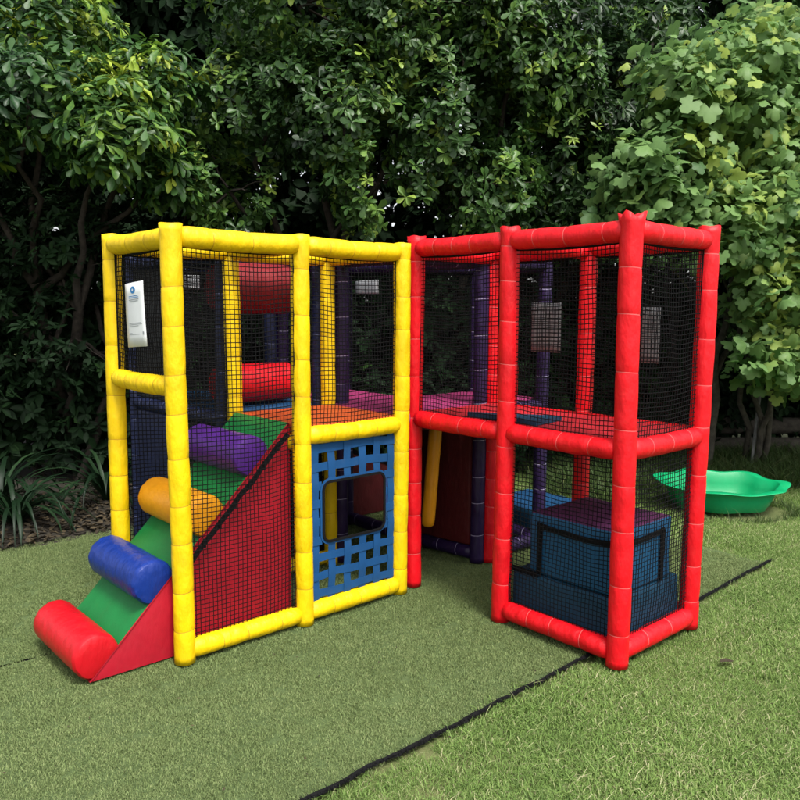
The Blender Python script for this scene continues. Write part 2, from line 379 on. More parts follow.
# --- red
fr = empty('play_frame', (0, 0, 0), 'red padded play frame with an open doorway beside the yellow frame and blue blocks inside', 'play frame')
mr = [M['red'], M['red_seam']]; HR = 2.055; r_ = .049; W = .676
redp = [(0, 0), (0, C2), (0, 2 * C2), (W, 2 * C2), (W, C2), (W, 0)]
for a, b in redp: post(fr, R, a, b, HR, r_ if a == 0 or b > C2 + .1 else .047, 'r', mr, 'red', .15 if (a == 0 and b > C2 + .1) else .035)
zt, zm, zb = 1.987, 1.012, .066
for b0, b1 in ((0, C2), (C2, 2 * C2)):
    beam(fr, R(0, b0, zt), R(0, b1, zt), .048, mr, .004); beam(fr, R(0, b0, zm), R(0, b1, zm), .048, mr, .004)
    beam(fr, R(W, b0, zt), R(W, b1, zt), .046, mr, .004); beam(fr, R(W, b0, zm), R(W, b1, zm), .046, mr)
beam(fr, R(0, C2, zb), R(0, 2 * C2, zb), .049, mr); beam(fr, R(W, C2, zb), R(W, 2 * C2, zb), .047, mr)
for z, g in ((zt, .004), (zm, .004), (zb, 0)): beam(fr, R(0, 2 * C2, z), R(W, 2 * C2, z), .048, mr, g)
beam(fr, R(0, C2, zt - .02), R(W, C2, zt - .02), .04, mr); beam(fr, R(0, 0, zt - .02), R(W, 0, zt - .02), .04, mr)
net(fr, R, (0, 0), (0, C2), 1.05, 1.94, -.02); net(fr, R, (0, C2), (0, 2 * C2), 1.05, 1.94, -.02); net(fr, R, (0, C2), (0, 2 * C2), .11, .97, -.012)
net(fr, R, (0, 2 * C2), (W, 2 * C2), 1.05, 1.94, .02); net(fr, R, (0, 2 * C2), (W, 2 * C2), .11, .97, .012)
net(fr, R, (W, 2 * C2), (W, C2), 1.05, 1.94, -.015); net(fr, R, (W, C2), (W, 0), 1.05, 1.94, -.015)
soft_box(R, 0.0, W, 0, 2 * C2, .99, 1.05, .012, .002).build('platform', [M['red_mat']], fr)

# --- navy (behind the right yellow cell) and purple (in the corner behind both)
g_ = .102
fn = empty('play_frame', (0, 0, 0), 'navy padded play frame behind the yellow frame, holding two fat red rollers', 'play frame')
mn = [M['navy'], M['navy_seam']]
for a, b in ((C, -C - g_), (2 * C, -C - g_), (C, -2 * C), (2 * C, -2 * C)): post(fn, Y, a, b, 1.99, .045, 'n', mn, 'yellow')
for z in (1.94, .99, .055):
    beam(fn, Y(C, -2 * C, z), Y(2 * C, -2 * C, z), .044, mn)
    for a in (C, 2 * C): beam(fn, Y(a, -2 * C, z), Y(a, -C - g_, z), .044, mn)
beam(fn, Y(C, -C - g_, .97), Y(2 * C, -C - g_, .97), .044, mn)
net(fn, Y, (C, -2 * C), (2 * C, -2 * C), 1.03, 1.9); net(fn, Y, (C, -2 * C), (C, -C - g_), 1.03, 1.9); net(fn, Y, (C, -2 * C), (C, -C - g_), .1, .95)
soft_box(Y, C, 2 * C, -2 * C, -C - g_ - .02, .985, 1.042, .012, .002).build('platform', M['blue_mat'], fn)
for a in (C, 2 * C):
    post(fn, Y, a, -3 * C, 1.99, .045, 'n', mn, 'yellow')
    for z in (1.94, .99, .055): beam(fn, Y(a, -3 * C, z), Y(a, -2 * C, z), .044, mn)
for z in (1.94, .99, .055): beam(fn, Y(C, -3 * C, z), Y(2 * C, -3 * C, z), .044, mn)
net(fn, Y, (C, -3 * C), (2 * C, -3 * C), 1.03, 1.9); net(fn, Y, (2 * C, -3 * C), (2 * C, -2 * C), 1.03, 1.9)
soft_box(Y, C - .012, C + .012, -3 * C + .05, -2 * C - .05, 1.035, 1.90, .010, .006).build('backing_panel', M['shade'], fn)
soft_box(Y, C - .03, C + .03, -3 * C + .05, -2 * C - .05, .10, .945, .02, .006).build('wall_pad', M['navy'], fn)
soft_box(Y, C - .03, C + .03, -2 * C + .05, -C - g_ - .05, .10, .60, .02, .006).build('wall_pad', M['navy'], fn)
soft_box(Y, C, 2 * C, -3 * C, -2 * C, .985, 1.042, .012, .002).build('platform', M['blue_mat'], fn)
fp = empty('play_frame', (0, 0, 0), 'dark purple padded play frame in the corner behind the yellow and red frames', 'play frame')
mp = [M['purple'], M['purple_seam']]
A0, A1, A2 = 2 * C + .1, 3 * C, 4 * C; B0, B1, B2 = -.10, -C - .0, -2 * C
for a, b in ((A0, B0), (A0, B1), (A1 + .075, B0 + .025), (A1, B1), (A2, B0 + .06), (A2, B1), (A0, B2), (A1, B2)): post(fp, Y, a, b, 1.995, .045, 'p', mp, 'yellow')
for z in (1.945, .99, .055):
    beam(fp, Y(A0, B2, z), Y(A1, B2, z), .044, mp); beam(fp, Y(A1, B1, z), Y(A1, B2, z), .044, mp); beam(fp, Y(A0, B1, z), Y(A0, B2, z), .044, mp)
    beam(fp, Y(A1, B1, z), Y(A2, B1, z), .044, mp); beam(fp, Y(A2, B1, z), Y(A2, B0 + .06, z), .044, mp); beam(fp, Y(A1 + .075, B0 + .025, z), Y(A1, B1, z), .044, mp)
    beam(fp, Y(A1 + .075, B0 + .04, z), Y(A2, B0 + .06, z), .044, mp)
for z in (1.945, .97): beam(fp, Y(A0, B0, z), Y(A0, B1, z), .044, mp); beam(fp, Y(A0, B0, z - .01), Y(A1, B0, z - .01), .042, mp)
net(fp, Y, (A0, B2), (A1, B2), 1.04, 1.9); net(fp, Y, (A1, B2), (A1, B1), 1.04, 1.9); net(fp, Y, (A1, B1), (A2, B1), 1.04, 1.9); net(fp, Y, (A2, B1), (A2, B0 + .06), 1.04, 1.9)
net(fp, Y, (A0, B2), (A1, B2), .1, .95); net(fp, Y, (A1, B1), (A2, B1), .1, .95)
soft_box(Y, A0 - .06, A1, B2, -.03, .985, 1.043, .012, .002).build('platform', M['pink_mat'], fp)
soft_box(Y, A1 + .012, A2, B1, -.10, .985, 1.043, .012, .002).build('platform', M['pink_mat'], fp)
soft_box(lambda a, b, z: Y(a + .07 * (b - B1) / (B0 - B1), b, z), A1 - .025, A1 + .025, B1 + .05, B0 - .02, .105, .95, .015, .004).build('wall_pad', M['dark_pad'], fp)

# ------------------------------------------------------------------ foam stairs
WV0, WV1 = -.075, -.615
def slope(a): return .410 + a
st = empty('foam_stairs', tuple(Y(-.2, -.35)), 'red sided foam stairs with green slope and four padded rolls, rising into the yellow frame', 'foam stairs')
def Ys(a, b, z=0): return Y(a, b, z) - Vector(st.location)
AT = .645
wd = MB(); b_in = (WV0 - .004, WV1 + .004)
prof = [(-.405, .003), (AT + .01, .003), (AT + .01, slope(AT) - .012), (AT - .012, slope(AT) - .012), (-.398, .006)]
# side sheets and ends, subdivided so the foam can bulge softly
def side(b, flip):
    n = 26; m = 12; vs = []; fs = []
    for i in range(n + 1):
        a = -.405 + (AT + .415) * i / n; zt_ = max(.006, slope(min(a, AT)) - .006)
        for j in range(m + 1):
            s = j / m; z = .003 + (zt_ - .003) * s
            bulge = .007 * math.sin(PI * i / n) * math.sin(PI * s) + .003 * noise.noise(Vector((a * 6, z * 6, b)))
            vs.append(Ys(a, b + (bulge if b > -.3 else -bulge), z))
    for i in range(n):
        for j in range(m):
            q = [i * (m + 1) + j, (i + 1) * (m + 1) + j, (i + 1) * (m + 1) + j + 1, i * (m + 1) + j + 1]; fs.append(q if not flip else q[::-1])
    wd.add(vs, fs)
side(b_in[0], False); side(b_in[1], True)
for p, q in (((-.405, .003), (AT + .01, .003)), ((AT + .01, .003), (AT + .01, slope(AT) - .006))):
    wd.add([Ys(p[0], b_in[0], p[1]), Ys(q[0], b_in[0], q[1]), Ys(q[0], b_in[1], q[1]), Ys(p[0], b_in[1], p[1])], [[0, 1, 2, 3]])
wd.build('wedge', M['wedge_red'], st)
sk = MB()                                                               # green slope cover
n = 20; m = 8; vs = []; fs = []
for i in range(n + 1):
    a = -.365 + (AT + .365) * i / n
    for j in range(m + 1):
        b = WV0 + (WV1 - WV0) * j / m
        e = .004 * min(1, 6 * min(j / m, 1 - j / m)) + .002 * noise.noise(Vector((a * 9, b * 9, 0)))
        vs.append(Ys(a - e * .7, b, max(.004, slope(a) + e * .7)))
k0 = len(vs); vs += [Ys(AT + .012, WV0 + (WV1 - WV0) * j / m, slope(AT)) for j in range(m + 1)]
for i in range(n + 1):
    for j in range(m): fs.append([i * (m + 1) + j, (i + 1) * (m + 1) + j, (i + 1) * (m + 1) + j + 1, i * (m + 1) + j + 1][::-1])
sk.add(vs, fs); sk.build('slope_cover', M['green'], st)
pp = MB()                                                               # piping where the cover meets the red side
for b in (WV0 + .001,):
    ribbon(pp, [Ys(-.405 + (AT + .405) * i / 12, b, slope(-.405 + (AT + .405) * i / 12) + .001) for i in range(13)], (UY + Vector((0, 0, 1))).normalized().cross(VY).normalized(), VY, .005, .004)
pp.build('piping', M['wedge_red'], st)
def foam_roll(a, mat, r=.102, off=.054, puff=.008):
    """three-quarter round roll lying across the slope, flat where it is stitched to it"""
    mb = MB(); ca, cz = a - off * .707, slope(a) + off * .707; d = math.acos(off / r)
    nb, ns = 44, 32; rings = []
    b_0, b_1 = WV0 + .004, WV1 - .004
    if a < -.3: cz = max(cz, .055)
    for i in range(nb + 1):
        t = i / nb; b = b_0 + (b_1 - b_0) * t; e = min(t, 1 - t) * abs(b_1 - b_0)
        k = 1.0 if e > .014 else math.sqrt(max(0, 1 - (1 - e / .014) ** 2)) * .09 + .91
        k *= 1 + .012 * math.sin(PI * t) 
        ring = []
        for j in range(ns + 1):
            ang = -PI / 4 + d + (2 * PI - 2 * d) * j / ns       # starts and ends on the slope plane (normal up-left)
            rr_ = r * k * (1 + .012 * noise.noise(Vector((math.cos(ang) * 2, math.sin(ang) * 2, b * 12 + a * 30))) + (.022 if mat.name.startswith('roll_blue') else .011) * math.exp(-e / .06) * math.sin(ang * 11 + a * 20 + 3 * noise.noise(Vector((ang, b * 9, 0)))) + .010 * noise.noise(Vector((ang * 2.2, b * 22, a * 9))))
            x, z = ca + rr_ * math.cos(ang), cz + rr_ * math.sin(ang)
            ring.append(Ys(x, b, max(.003, z)))
        rings.append(ring)
    m_ = ns + 1; vs = [p for g in rings for p in g]; fs = []
    for i in range(nb):
        for j in range(ns): fs.append([i * m_ + j, (i + 1) * m_ + j, (i + 1) * m_ + j + 1, i * m_ + j + 1])
    mb.add(vs, fs)
    for g, o, s in ((0, puff, 1), (nb, -puff, -1)):
        ring = rings[g]; cen = sum(ring, Vector()) / len(ring)
        v2 = list(ring); L0 = len(ring)
        for fsc, ff in ((.86, .5), (.5, .9)): v2 += [cen + (p - cen) * fsc + VY * o * ff for p in ring]
        v2.append(cen + VY * o); f2 = []
        for lv in range(2):
            for j in range(L0):
                k = (j + 1) % L0; f2.append([lv * L0 + j, lv * L0 + k, (lv + 1) * L0 + k, (lv + 1) * L0 + j])
        for j in range(L0): f2.append([2 * L0 + j, 2 * L0 + (j + 1) % L0, 3 * L0])
        if s < 0: f2 = [q[::-1] for q in f2]
        mb.add(v2, f2)
    return mb.build('roll', mat, st)
for a, mt, lb in ((-.335, 'roll_red', 'glossy red roll lying on the ground'), (-.062, 'roll_blue', 'creased blue roll'), (.205, 'roll_orange', 'orange roll'), (.462, 'roll_purple', 'purple roll')):
    o = foam_roll(a, M[mt]); o['label'] = lb
wb = MB(); pts = []
for i in range(30):
    a = .0 + .6 * i / 29; pts.append(Ys(a, -.012 + .006 * noise.noise(Vector((a * 9, 0, 0))), slope(a) + .004 + .012 * noise.noise(Vector((a * 14, 2, 0)))))
ribbon(wb, pts, (UY - Vector((0, 0, 1))).normalized(), VY, .026, .006)
for i in range(2, 29, 4):
    p = pts[i]; ribbon(wb, [p + Vector((0, 0, .022)) + VY * .004, p + Vector((0, 0, -.022)) + VY * .004], (UY).normalized(), VY, .014, .008)
wb.build('webbing', M['black'], st)

# ------------------------------------------------------------------ things inside the frames
def lathe_roller(Pf, a0, a1, b, z, r, mat, name, label):
    mb = MB(); nb, ns = 26, 28; rings = []
    for i in range(nb + 1):
        t = i / nb; e = min(t, 1 - t) * (a1 - a0); k = 1 if e > .03 else .86 + .14 * math.sqrt(max(0, 1 - (1 - e / .03) ** 2))
        rings.append([Pf(a0 + (a1 - a0) * t, b + r * k * math.cos(q * 2 * PI / ns) * (1 + .01 * noise.noise(Vector((q * .7, t * 6, z)))), z + r * k * math.sin(q * 2 * PI / ns)) for q in range(ns)])
    vs = [p for g in rings for p in g]
    fs = [[i * ns + j, (i + 1) * ns + j, (i + 1) * ns + (j + 1) % ns, i * ns + (j + 1) % ns] for i in range(nb) for j in range(ns)]
    mb.add(vs, fs); mb.add(rings[0], [list(range(ns))]); mb.add(rings[-1], [list(range(ns))[::-1]])
    return tag(mb.build(name, mat), label, 'roller', 'red rollers behind the yellow frame')
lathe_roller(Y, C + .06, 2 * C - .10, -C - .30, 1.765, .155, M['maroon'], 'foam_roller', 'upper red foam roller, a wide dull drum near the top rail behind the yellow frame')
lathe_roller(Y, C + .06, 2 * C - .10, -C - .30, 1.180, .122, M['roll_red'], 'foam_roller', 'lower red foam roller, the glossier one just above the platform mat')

def Rb(a, b, z=0): return R(a, b, z)
sl = soft_box(R, .05, W - .03, C2 + .025, 2 * C2 - .05, .006, .282, .018, .004).build('foam_slab', M['slab_navy'])
tag(sl, 'low dark navy foam slab on the ground inside the red frame', 'foam block')
bk = empty('foam_block', tuple(R(.3, 1.08, .284)), 'blue foam block with purple top standing on the navy slab inside the red frame', 'foam block')
o = soft_box(lambda a, b, z: R(a, b, z) - Vector(bk.location), .062, .560, .822, 1.343, .287, .608, .018, .004, top_mi=1).build('block_body', [M['block_blue'], M['block_purple']], bk)
bw = MB(); up = Vector((0, 0, 1)); bl = Vector(bk.location); zz = .552
def Rk(a, b, z): return R(a, b, z) - bl
ribbon(bw, [Rk(.050, .90, .292), Rk(.048, .90, zz)], VR, UR, .030, .005)
ribbon(bw, [Rk(.048, .885 + .465 * i / 9, zz - .014 * math.sin(PI * i / 9)) for i in range(10)], up, UR, .028, .005)
ribbon(bw, [Rk(.062 + .40 * i / 9, 1.356, zz - .012 * math.sin(PI * i / 9)) for i in range(10)], up, VR, .028, .005)
ribbon(bw, [Rk(.452, 1.356, zz), Rk(.452, 1.356, .292)], UR, VR, .030, .005)
ribbon(bw, [Rk(.040, .73 + .17 * i / 3, .290) for i in range(4)], up, UR, .028, .005)
bw.build('webbing', M['black'], bk)
tag(soft_box(Y, A1 + .13, A1 + .47, B1 + .10, B0 - .07, .006, .575, .02, .004, top_mi=1).build('foam_block', [M['slab_navy'], M['blue_mat']]), 'tall navy foam block with blue top beside the purple post, seen through the red netting', 'foam block')
tag(soft_box(Y, A2 + .10, A2 + .62, B1 + .05, .02, .006, .21, .02, .004, top_mi=1).build('foam_slab', [M['slab_navy'], M['blue_mat']]), 'bright blue topped low slab lying behind the purple post', 'foam block')
tp = MB(); pr = [R(.07, .36, 1.054), R(.34, .80, 1.054), R(.07, .84, 1.054)]
loft(tp, [pr[0], pr[2], pr[1]], Vector((0, 0, 0)), Vector((0, 0, .025)))
tag(tp.build('foam_wedge', M['slab_navy']), 'flat triangular navy foam pad lying on the red platform above the doorway', 'foam pad')
rp = MB(); q0, q1 = 2 * C + .12, 3 * C + .75
loft(rp, [Y(q0, -2.12 * C, .01), Y(q1, -2.12 * C, .01), Y(q1, -2.12 * C, .30), Y(q0, -2.12 * C, .80)], Vector((0, 0, 0)), -VY * .4)
ribbon(rp, [Y(q0, -2.12 * C + .008, .80), Y(q1, -2.12 * C + .008, .30)], Vector((.5, 0, 1)).normalized(), VY, .035, .008, 1)
tag(rp.build('foam_ramp', [M['dark_pad'], M['black']]), 'dark red foam ramp with a black edge, seen through the blue panel window', 'foam ramp')
# hanging orange tube with its cord
ht = empty('hanging_tube', (.205, 4.80, .94), 'orange padded tube hanging in the dark doorway of the red frame', 'hanging tube')
tb = pad_tube(Vector((.022, 0, -.03)), Vector((-.022, -.01, -.665)), .041, gap=(.9, 1.0)); tb.build('tube', [M['roll_orange'], M['yellow_seam']], ht)
cd = MB(); ribbon(cd, [Vector((.022, 0, -.05)), Vector((.024, 0, .045))], Vector((1, 0, 0)), Vector((0, 1, 0)), .012, .006); cd.build('cord', M['black'], ht)
# leaning red pad seen through the left yellow opening
# notices hung on the netting
def notice(P, pts, nrm, label, print_lines=True, logo=False, paper='paper', name='notice'):
    """laminated sheet: pts = four corners (bl, br, tr, tl); slightly bowed, with print as thin raised strips"""
    mb = MB(); n = 6; bl_, br_, tr_, tl_ = pts; vs = []; 
    def q(s, t, o=0): return (bl_ * (1 - s) + br_ * s) * (1 - t) + (tl_ * (1 - s) + tr_ * s) * t + nrm * (.006 * math.sin(PI * s) + .004 * math.sin(2.2 * t) + o)
    for o in (0, .0012):
        b0 = len(vs); vs += [q(i / n, j / n, o) for i in range(n + 1) for j in range(n + 1)]
    m1 = n + 1; fs = []
    for i in range(n):
        for j in range(n):
            f = [i * m1 + j, (i + 1) * m1 + j, (i + 1) * m1 + j + 1, i * m1 + j + 1]; fs += [f[::-1], [x + m1 * m1 for x in f]]
    edge = [i * m1 for i in range(n + 1)] + [n * m1 + j for j in range(1, n + 1)] + [i * m1 + n for i in range(n - 1, -1, -1)] + [j for j in range(n - 1, 0, -1)]
    for k in range(len(edge)):
        a, b = edge[k], edge[(k + 1) % len(edge)]; fs.append([a, b, b + m1 * m1, a + m1 * m1])
    mb.add(vs, fs, 0, True)
    def strip(s0, s1, t0, t1, mi):
        mb.add([q(s0 + (s1 - s0) * i / 4, t, .0022) for t in (t0, t1) for i in range(5)], [[i, i + 1, 6 + i, 5 + i] for i in range(4)], mi)
    if print_lines:
        for s0, s1, t, h, mi in print_lines: strip(s0, s1, t - h / 2, t + h / 2, mi)
    if logo:
        ring = [q(.5 + .13 * math.cos(a) , .885 + .055 * math.sin(a) * 1.0, .0022) for a in np.linspace(0, 2 * PI, 20, endpoint=False)]
        mb.add(ring, [list(range(20))], 2)
        for (s, t, w_, h_) in ((.5, .885, .045, .05),): mb.add([q(s, t - h_ / 2, .0032), q(s + w_, t, .0032), q(s, t + h_ / 2, .0032), q(s - w_, t, .0032)], [[0, 1, 2, 3]], 0)
    return tag(mb.build(name, [M[paper], M['ink'], M['logo']]), label, 'notice')
U_ = -UY; o = -.022
lines = [(.25, .75, .79, .010, 2), (.25, .78, .765, .010, 2), (.25, .78, .735, .014, 1), (.3, .74, .71, .012, 1), (.2, .82, .37, .008, 1), (.2, .86, .35, .008, 1), (.2, .7, .325, .008, 1), (.15, .35, .215, .008, 1), (.15, .72, .195, .008, 1), (.86, .92, .205, .05, 1)]
def Yl(b, z): return Y(o, b, z)
notice(Y, [Yl(-.455, 1.448), Yl(-.238, 1.462), Yl(-.258, 1.765), Yl(-.462, 1.752)], U_, 'white notice with a round blue emblem, hung on the left net of the yellow frame', lines, True)
ln2 = [(.12, .88, .9 - .075 * k, .014, 1) for k in range(10)]
def Rt(b, z): return R(W + .03, b, z)
def notice_r(b0, b1, z0, z1, label, lns): return notice(R, [Rt(b0, z0), Rt(b1, z0), Rt(b1, z1), Rt(b0, z1)], -UR, label, lns, paper='paper_shade')
e = 2 * C2
notice_r(e - 1.115, e - .895, 1.392, 1.688, 'white sheet toned grey for shade on the far red net, left of the inner red post', ln2)
notice_r(e - .36, e - .255, 1.362, 1.66, 'narrow white sheet toned grey for shade just right of the front red corner post', ln2)
notice(Y, [Y(3 * C - .03, -1.209, 1.752), Y(3 * C - .03, -.95, 1.752), Y(3 * C - .03, -.95, 1.85), Y(3 * C - .03, -1.209, 1.85)], -UY, 'small wide pale sign high on the dark net behind the right yellow cell', [(.1, .9, .75, .05, 1), (.1, .9, .5, .05, 1), (.1, .9, .25, .05, 1)], paper='paper_shade')
notice(Y, [Y(.70, -1.33, 1.758), Y(.82, -1.33, 1.758), Y(.82, -1.33, 1.85), Y(.70, -1.33, 1.85)], VY, 'tiny white sign toned grey for shade on the navy net seen through the left yellow cell', [(.1, .9, .7, .08, 1), (.1, .9, .4, .08, 1)], paper='paper_shade')

# ------------------------------------------------------------------ green shell sandpit
tb_o = empty('sandpit_tub', (2.72, 6.36, 0), 'green plastic shell shaped sandpit tub on the grass behind the red frame', 'sandpit')
tbm = MB(); ns = 72; levels = []
def shell(t):
    a = 2 * PI * t; lob = 1 + .05 * math.cos(7 * a)
    x = .545 * math.cos(a) * lob; y = .37 * math.sin(a) * lob
    return x, y, a
def rimz(a): return .215 + .030 * math.sin(a) - .012 * math.cos(a) + .010 * math.cos(7 * a)
prof = [(.60, .012, 1), (.66, .0, 1), (.72, .06, 1), (.80, .55, 1), (.86, .93, 1), (.88, .97, 1), (1.0, .96, 1), (1.02, .98, 1), (1.0, 1.0, 1), (.87, 1.02, 1), (.84, .98, 1), (.78, .6, 1), (.70, .15, 1), (.62, .08, 1)]
rg = []
for s, h, _ in prof:
    ring = []
    for j in range(ns):
        x, y, a = shell(j / ns); ring.append(Vector((x * s, y * s, .004 + rimz(a) * h)))
    rg.append(ring)
vs = [p for g in rg for p in g]; fs = [[i * ns + j, i * ns + (j + 1) % ns, (i + 1) * ns + (j + 1) % ns, (i + 1) * ns + j] for i in range(len(rg) - 1) for j in range(ns)]
tbm.add(vs, fs); tbm.add(rg[0], [list(range(ns))[::-1]]); tbm.add(rg[-1], [list(range(ns))])
tbm.build('tub', M['tub'], tb_o)

# ------------------------------------------------------------------ ground
def structure(o): o['kind'] = 'structure'; return o
E0 = Vector((.06, 2.73, 0)); US, VS = dirs(.742)
def T(s, t, z=0): return E0 + US * s - VS * t + Vector((0, 0, z))     # turf coordinates: s along the edge, t inward
mb = MB(); mb.add([(-60, -60, -.03), (60, -60, -.03), (60, 60, -.03), (-60, 60, -.03)], [[0, 1, 2, 3]]); structure(mb.build('lawn', M['lawn']))
def soil_sheet():
    mb = MB(); nx, ny = 60, 30; vs = []; fs = []
    for i in range(nx + 1):
        for j in range(ny + 1):
            s = -9 + 17 * i / nx; t = 3.45 + 6 * j / ny
            vs.append(T(s, t, -.020 + .035 * min(1, j / 3) + .02 * noise.noise(Vector((s * 2, t * 2, 0))) * min(1, j / 2)))
    for i in range(nx):
        for j in range(ny): fs.append([i * (ny + 1) + j, i * (ny + 1) + j + 1, (i + 1) * (ny + 1) + j + 1, (i + 1) * (ny + 1) + j][::-1])
    mb.add(vs, fs); return structure(mb.build('garden_bed', M['soil']))
soil_sheet()
def tz(s, t): return .004 * noise.noise(Vector((s * 2.1, t * 2.1, 4))) + .014 * max(0, noise.noise(Vector((s * 1.2 + t * 3.4, t * 1.3 - s, 9)))) - .012
def turf(s0, s1, t0, t1, name, ragged=None):
    mb = MB(); d = .06; nx, ny = int((s1 - s0) / d), int((t1 - t0) / d); vs = []; fs = []
    for i in range(nx + 1):
        for j in range(ny + 1):
            s = s0 + (s1 - s0) * i / nx; t = t0 + (t1 - t0) * j / ny
            if j == 0: t += .012 * noise.noise(Vector((s * 7, 3, 0))) + .012 * noise.noise(Vector((s * 1.5, 8, 0)))
            vs.append(T(s, t, tz(s, t)))
    for i in range(nx):
        for j in range(ny): fs.append([i * (ny + 1) + j, i * (ny + 1) + j + 1, (i + 1) * (ny + 1) + j + 1, (i + 1) * (ny + 1) + j][::-1])
    mb.add(vs, fs); return structure(mb.build(name, M['turf']))
turf(-8, 3.25, .0, 1.745, 'artificial_turf'); turf(-8, 3.25, 1.765, 3.64, 'artificial_turf')
# ragged black strip and fibres along the turf edge, black strip under the seam
ed = MB(); n = 400; vs = []; fs = []
for i in range(n + 1):
    s = -8 + 11.27 * i / n; w0 = .007 + .010 * noise.noise(Vector((s * 9, 1, 0))) + .009 * noise.noise(Vector((s * 40, 1, 3))); c = .012 * noise.noise(Vector((s * 1.5, 8, 0))) + .012 * noise.noise(Vector((s * 7, 3, 0)))
    for t, z in ((-w0, -.004), (-w0 * .6, .004 + .004 * noise.noise(Vector((s * 25, 2, 2)))), (.004, .008 + .004 * noise.noise(Vector((s * 25, 5, 2)))), (.005, .002)): vs.append(T(s, t + c, z))
fs = [[i * 4 + j, (i + 1) * 4 + j, (i + 1) * 4 + j + 1, i * 4 + j + 1] for i in range(n) for j in range(3)]
ed.add(vs, fs, 0, False)
for k in range(2600):
    s = -2 + 5.3 * random.random(); c = .012 * noise.noise(Vector((s * 1.5, 8, 0))) + .012 * noise.noise(Vector((s * 7, 3, 0))); t = c - .006 + random.uniform(-.012, .010); l = random.uniform(.006, .022); a = random.uniform(0, 2 * PI)
    ed.add([T(s, t, .002), T(s + .005, t, .003), T(s + l * math.cos(a), t + l * math.sin(a), random.uniform(.004, .018))], [[0, 1, 2]], 0, False)
structure(ed.build('turf_edging', M['black']))
sm = MB(); sm.add([T(-8, 1.735, -.018), T(3.2, 1.735, -.018), T(3.2, 1.775, -.018), T(-8, 1.775, -.018)], [[0, 1, 2, 3]]); structure(sm.build('turf_seam', M['black']))

# ------------------------------------------------------------------ grass (geometry-node scatter of blade patches, stuff)
def scatter(name, mat, pts, rots, scales, blades, label):
    """blades = (V, F, tint) of one patch; the patch is instanced on loose points of the same mesh"""
    V, F, tn = blades; n0 = len(V); n1 = len(pts)
    me = bpy.data.meshes.new(name); allv = np.concatenate([V, pts]).astype(np.float32)
    me.vertices.add(n0 + n1); me.vertices.foreach_set('co', allv.reshape(-1))
    loops = F.reshape(-1).astype(np.int32); me.loops.add(len(loops)); me.loops.foreach_set('vertex_index', loops)
    me.polygons.add(len(F)); me.polygons.foreach_set('loop_start', np.arange(len(F), dtype=np.int32) * 3); me.polygons.foreach_set('loop_total', np.full(len(F), 3, np.int32))
    me.update(calc_edges=True)
    def attr(nm, ty, key, arr): a = me.attributes.new(nm, ty, 'POINT'); a.data.foreach_set(key, np.asarray(arr).reshape(-1))
    attr('is_site', 'BOOLEAN', 'value', np.r_[np.zeros(n0, bool), np.ones(n1, bool)])
    attr('turn', 'FLOAT_VECTOR', 'vector', np.r_[np.zeros((n0, 3)), np.c_[np.zeros((n1, 2)), rots]].astype(np.float32))
    attr('size', 'FLOAT', 'value', np.r_[np.ones(n0), scales].astype(np.float32))
    attr('tint', 'FLOAT', 'value', np.r_[tn, np.zeros(n1)].astype(np.float32))
    me.materials.append(mat); ob = bpy.data.objects.new(name, me); COL.objects.link(ob)
    ng = bpy.data.node_groups.new(name, 'GeometryNodeTree')
    ng.interface.new_socket('Geometry', in_out='INPUT', socket_type='NodeSocketGeometry'); ng.interface.new_socket('Geometry', in_out='OUTPUT', socket_type='NodeSocketGeometry')
    N = ng.nodes; L = ng.links
    gi = N.new('NodeGroupInput'); go = N.new('NodeGroupOutput')
    def na(nm, ty): x = N.new('GeometryNodeInputNamedAttribute'); x.data_type = ty; x.inputs['Name'].default_value = nm; return x.outputs['Attribute']
    sp_ = N.new('GeometryNodeSeparateGeometry'); sp_.domain = 'POINT'; L.new(gi.outputs[0], sp_.inputs['Geometry']); L.new(na('is_site', 'BOOLEAN'), sp_.inputs['Selection'])
    ip = N.new('GeometryNodeInstanceOnPoints'); L.new(sp_.outputs['Selection'], ip.inputs['Points']); L.new(sp_.outputs['Inverted'], ip.inputs['Instance'])
    L.new(na('turn', 'FLOAT_VECTOR'), ip.inputs['Rotation']); L.new(na('size', 'FLOAT'), ip.inputs['Scale'])
    L.new(ip.outputs['Instances'], go.inputs[0])
    md = ob.modifiers.new('scatter', 'NODES'); md.node_group = ng
    ob['label'] = label; ob['category'] = 'grass'; ob['kind'] = 'stuff'; return ob
def wob(p, k, sd): return (np.sin(p[:, 0] * k + sd) * np.sin(p[:, 1] * k * 1.13 + sd * 2.1) + np.sin(p[:, 2] * k * .93 + sd * .7) * np.sin(p[:, 0] * k * 1.7 - sd) ) * .5
